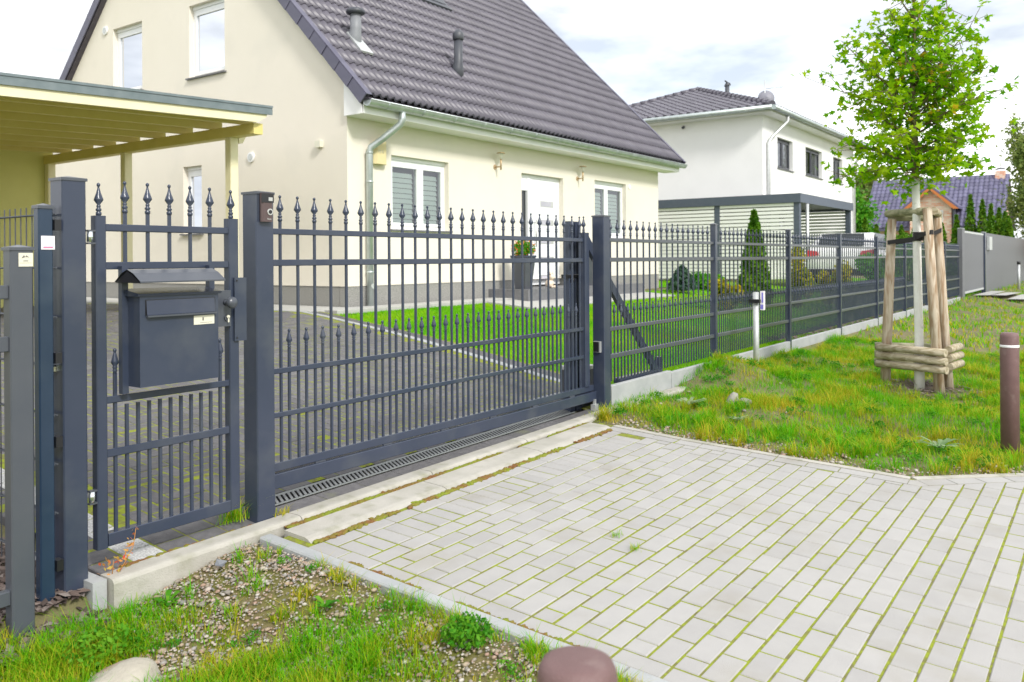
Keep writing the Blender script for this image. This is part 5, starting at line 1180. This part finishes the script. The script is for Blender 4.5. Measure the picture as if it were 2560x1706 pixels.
tufts('verge_tufts',2600,5.7,14,-1.2,3.47,lambda u,v,rg: dist_edge(u,v)>.06 and (u-9.6)**2+(v-1.6)**2>.2 and NV(u,v,21,1.6)>-.1*rg.random(),z_out,(.05,.13),34,.035,.0048,GV,71)
tufts('gravel_tufts',480,1.0,2.55,1.15,3.33,lambda u,v,rg: (v<2.85 or rg.random()<.3) and NV(u,v,22,3)>-.12,z_out,(.025,.085),42,.028,.0034,GV,72)
hc=[]
for _ in range(420):
    u=R.uniform(5.9,13); v=R.uniform(-1,3.4)
    if dist_edge(u,v)<.12 or (u-9.6)**2+(v-1.6)**2<.25: continue
    hc.append(leafcloud(60,ell((u,v,z_out(u,v)+.03),(.07,.07,.03)),.012,R.randint(0,9999)))
o=cloud('verge_herbs',None,GW,np.concatenate(hc)); tag(o,kind='stuff')
hc=[leafcloud(45,ell((u,v,z_out(u,v)+.015),(.035,.035,.015)),.007,R.randint(0,9999)) for u,v in [(R.uniform(1.2,2.5),R.uniform(1.4,3.2)) for _ in range(90)]]
o=cloud('gravel_herbs',None,GW,np.concatenate(hc)); tag(o,kind='stuff')
tufts('post_foot_tufts',60,1.1,1.78,3.0,3.42,lambda u,v,rg: True,z_out,(.04,.12),40,.03,.0034,GV,73)
# tufts and herbs that stand alone
def rosette(name,c,n,l,w,m,label,cat='weed',group=None,rise=.5,seed=1):
    t=thing(name,c,label,cat,group); rg=random.Random(seed); q=M()
    for k in range(n):
        a=6.283*k/n+rg.uniform(-.3,.3); L_=l*rg.uniform(.6,1.1); d=Vector((math.cos(a),math.sin(a),0)); s=Vector((-d.y,d.x,0)); r_=rise*rg.uniform(.5,1.5); c_=Vector(c)
        p=[c_,c_+d*L_*.4+Vector((0,0,L_*r_*.55)),c_+d*L_*.75+Vector((0,0,L_*r_*.8)),c_+d*L_+Vector((0,0,L_*r_*.7))]
        q.add([p[0]-s*w*.2,p[0]+s*w*.2,p[1]+s*w*.8,p[1]-s*w*.8,p[2]+s*w,p[2]-s*w,p[3]],[(0,1,2,3),(3,2,4,5),(5,4,6)])
    q.build('leaves',m,t); return t
def herb(name,c,r,n,m,label,s=.012,seed=1,cat='weed'):
    t=thing(name,c,label,cat); cloud('leaves',t,m,leafcloud(n,ell((c[0],c[1],c[2]+r[2]*.6),r,.4),s,seed))
    M().tube([(c[0],c[1],c[2]-.01),(c[0],c[1],c[2]+r[2])],.004,5).build('stem',m,t); return t
herb('clover_clump',(2.44,1.98,z_out(2.44,1.98)),(.10,.10,.055),900,GW,'dark green clover clump against the pale edging stone',.011,1)
herb('clover_clump',(1.66,3.10,z_out(1.66,3.1)),(.16,.12,.06),1100,GW,'dark green clover patch below the left posts',.013,2)
herb('clover_clump',(2.02,1.98,z_out(2.02,1.98)),(.12,.10,.045),900,GW,'low dark herb patch at the bottom picture edge',.012,3)
rosette('plantain',(2.33,2.62,z_out(2.33,2.62)),9,.07,.011,GW,'small plantain rosette on the gravel beside the edging',seed=4)
rosette('plantain',(2.03,3.26,z_out(2.03,3.26)),10,.07,.012,GW,'small leafy rosette in front of the kerb face',seed=5)
rosette('silver_weed',(6.75,3.0,z_out(6.75,3.0)+.03),16,.16,.016,GS,'pale silvery weed between the split stones and gate kerb',seed=6,rise=.35)
rosette('silver_weed',(6.62,1.05,z_out(6.62,1.05)+.03),18,.17,.014,GS,'bluish silvery thistle rosette left of the slim bollard',seed=7,rise=.4)
rosette('silver_weed',(6.45,2.45,z_out(6.45,2.45)+.03),12,.09,.012,GS,'small pale weed at the middle of the verge slope',seed=8,rise=.4)
for k,(u,v,l2) in enumerate(((3.63,1.90,'grass tuft growing from a joint near the paving centre'),(3.72,2.05,'dry yellow tuft sprouting in the upper left paving')) ):
    t=thing('joint_tuft',(u,v,z_street(u,v)),l2,'weed'); pts=np.array([(u+R.gauss(0,.02),v+R.gauss(0,.014),z_street(u,v)) for _ in range(60)]); o=grass('blades',pts,NR.uniform(.008,.035,60),.0025,GV,.9,40+k); o.parent=t; o.matrix_parent_inverse=WM[t].inverted()
for k,(u,v,z,l2,n_,hh) in enumerate(((2.60,3.60,.05,'green grass tuft at the foot of the doorbell post',160,.16),(2.82,3.50,.045,'small weed beside the doorbell post on the kerb',50,.05))):
    t=thing('kerb_tuft',(u,v,z),l2,'weed'); pts=np.array([(u+R.gauss(0,.035),v+R.gauss(0,.02),z) for _ in range(n_)]); o=grass('blades',pts,NR.uniform(.3*hh,hh,n_),.0035,GV,.9,50+k); o.parent=t; o.matrix_parent_inverse=WM[t].inverted()
t=thing('red_weed',(1.97,3.50,.04),'small red and orange leaved weed by the mailbox gate','weed'); q=M(); 
q.tube([(1.93,3.46,.03),(1.96,3.46,.07),(1.99,3.45,.13),(2.0,3.45,.20)],[.002,.002,.0015,.001],5); q.tube([(1.90,3.46,.03),(1.90,3.45,.09)],[.002,.001],5); q.build('stem',REDL,t)
rg3=np.random.default_rng(8)
def fr(rg):
    k=rg.random(); base=np.array((1.93,3.46,.03))*(1-k)+np.array((2.0,3.45,.20))*k
    if rg.random()<.4: base=np.array((1.90+rg.normal()*.03,3.46,.04+rg.random()*.05))
    return base+rg.normal(size=3)*.009
cloud('leaves',t,REDL,leafcloud(60,fr,.011,9))
# dry leaves and a curled leaf on the gravel
lf=thing('curled_leaf',(2.30,3.28,z_out(2.3,3.28)),'curled grey dead leaf lying against the kerb','leaf')
M().add([(2.27,3.28,z_out(2.3,3.28)+.028),(2.295,3.262,z_out(2.3,3.28)+.018),(2.335,3.275,z_out(2.3,3.28)+.03),(2.30,3.285,z_out(2.3,3.28)+.02),(2.295,3.30,z_out(2.3,3.28)+.045)],[(0,1,3),(1,2,3),(0,3,4),(3,2,4)]).build('leaf_blade',mat('grey_leaf',(.16,.17,.19),.6),lf)
bpy.context.view_layer.update()
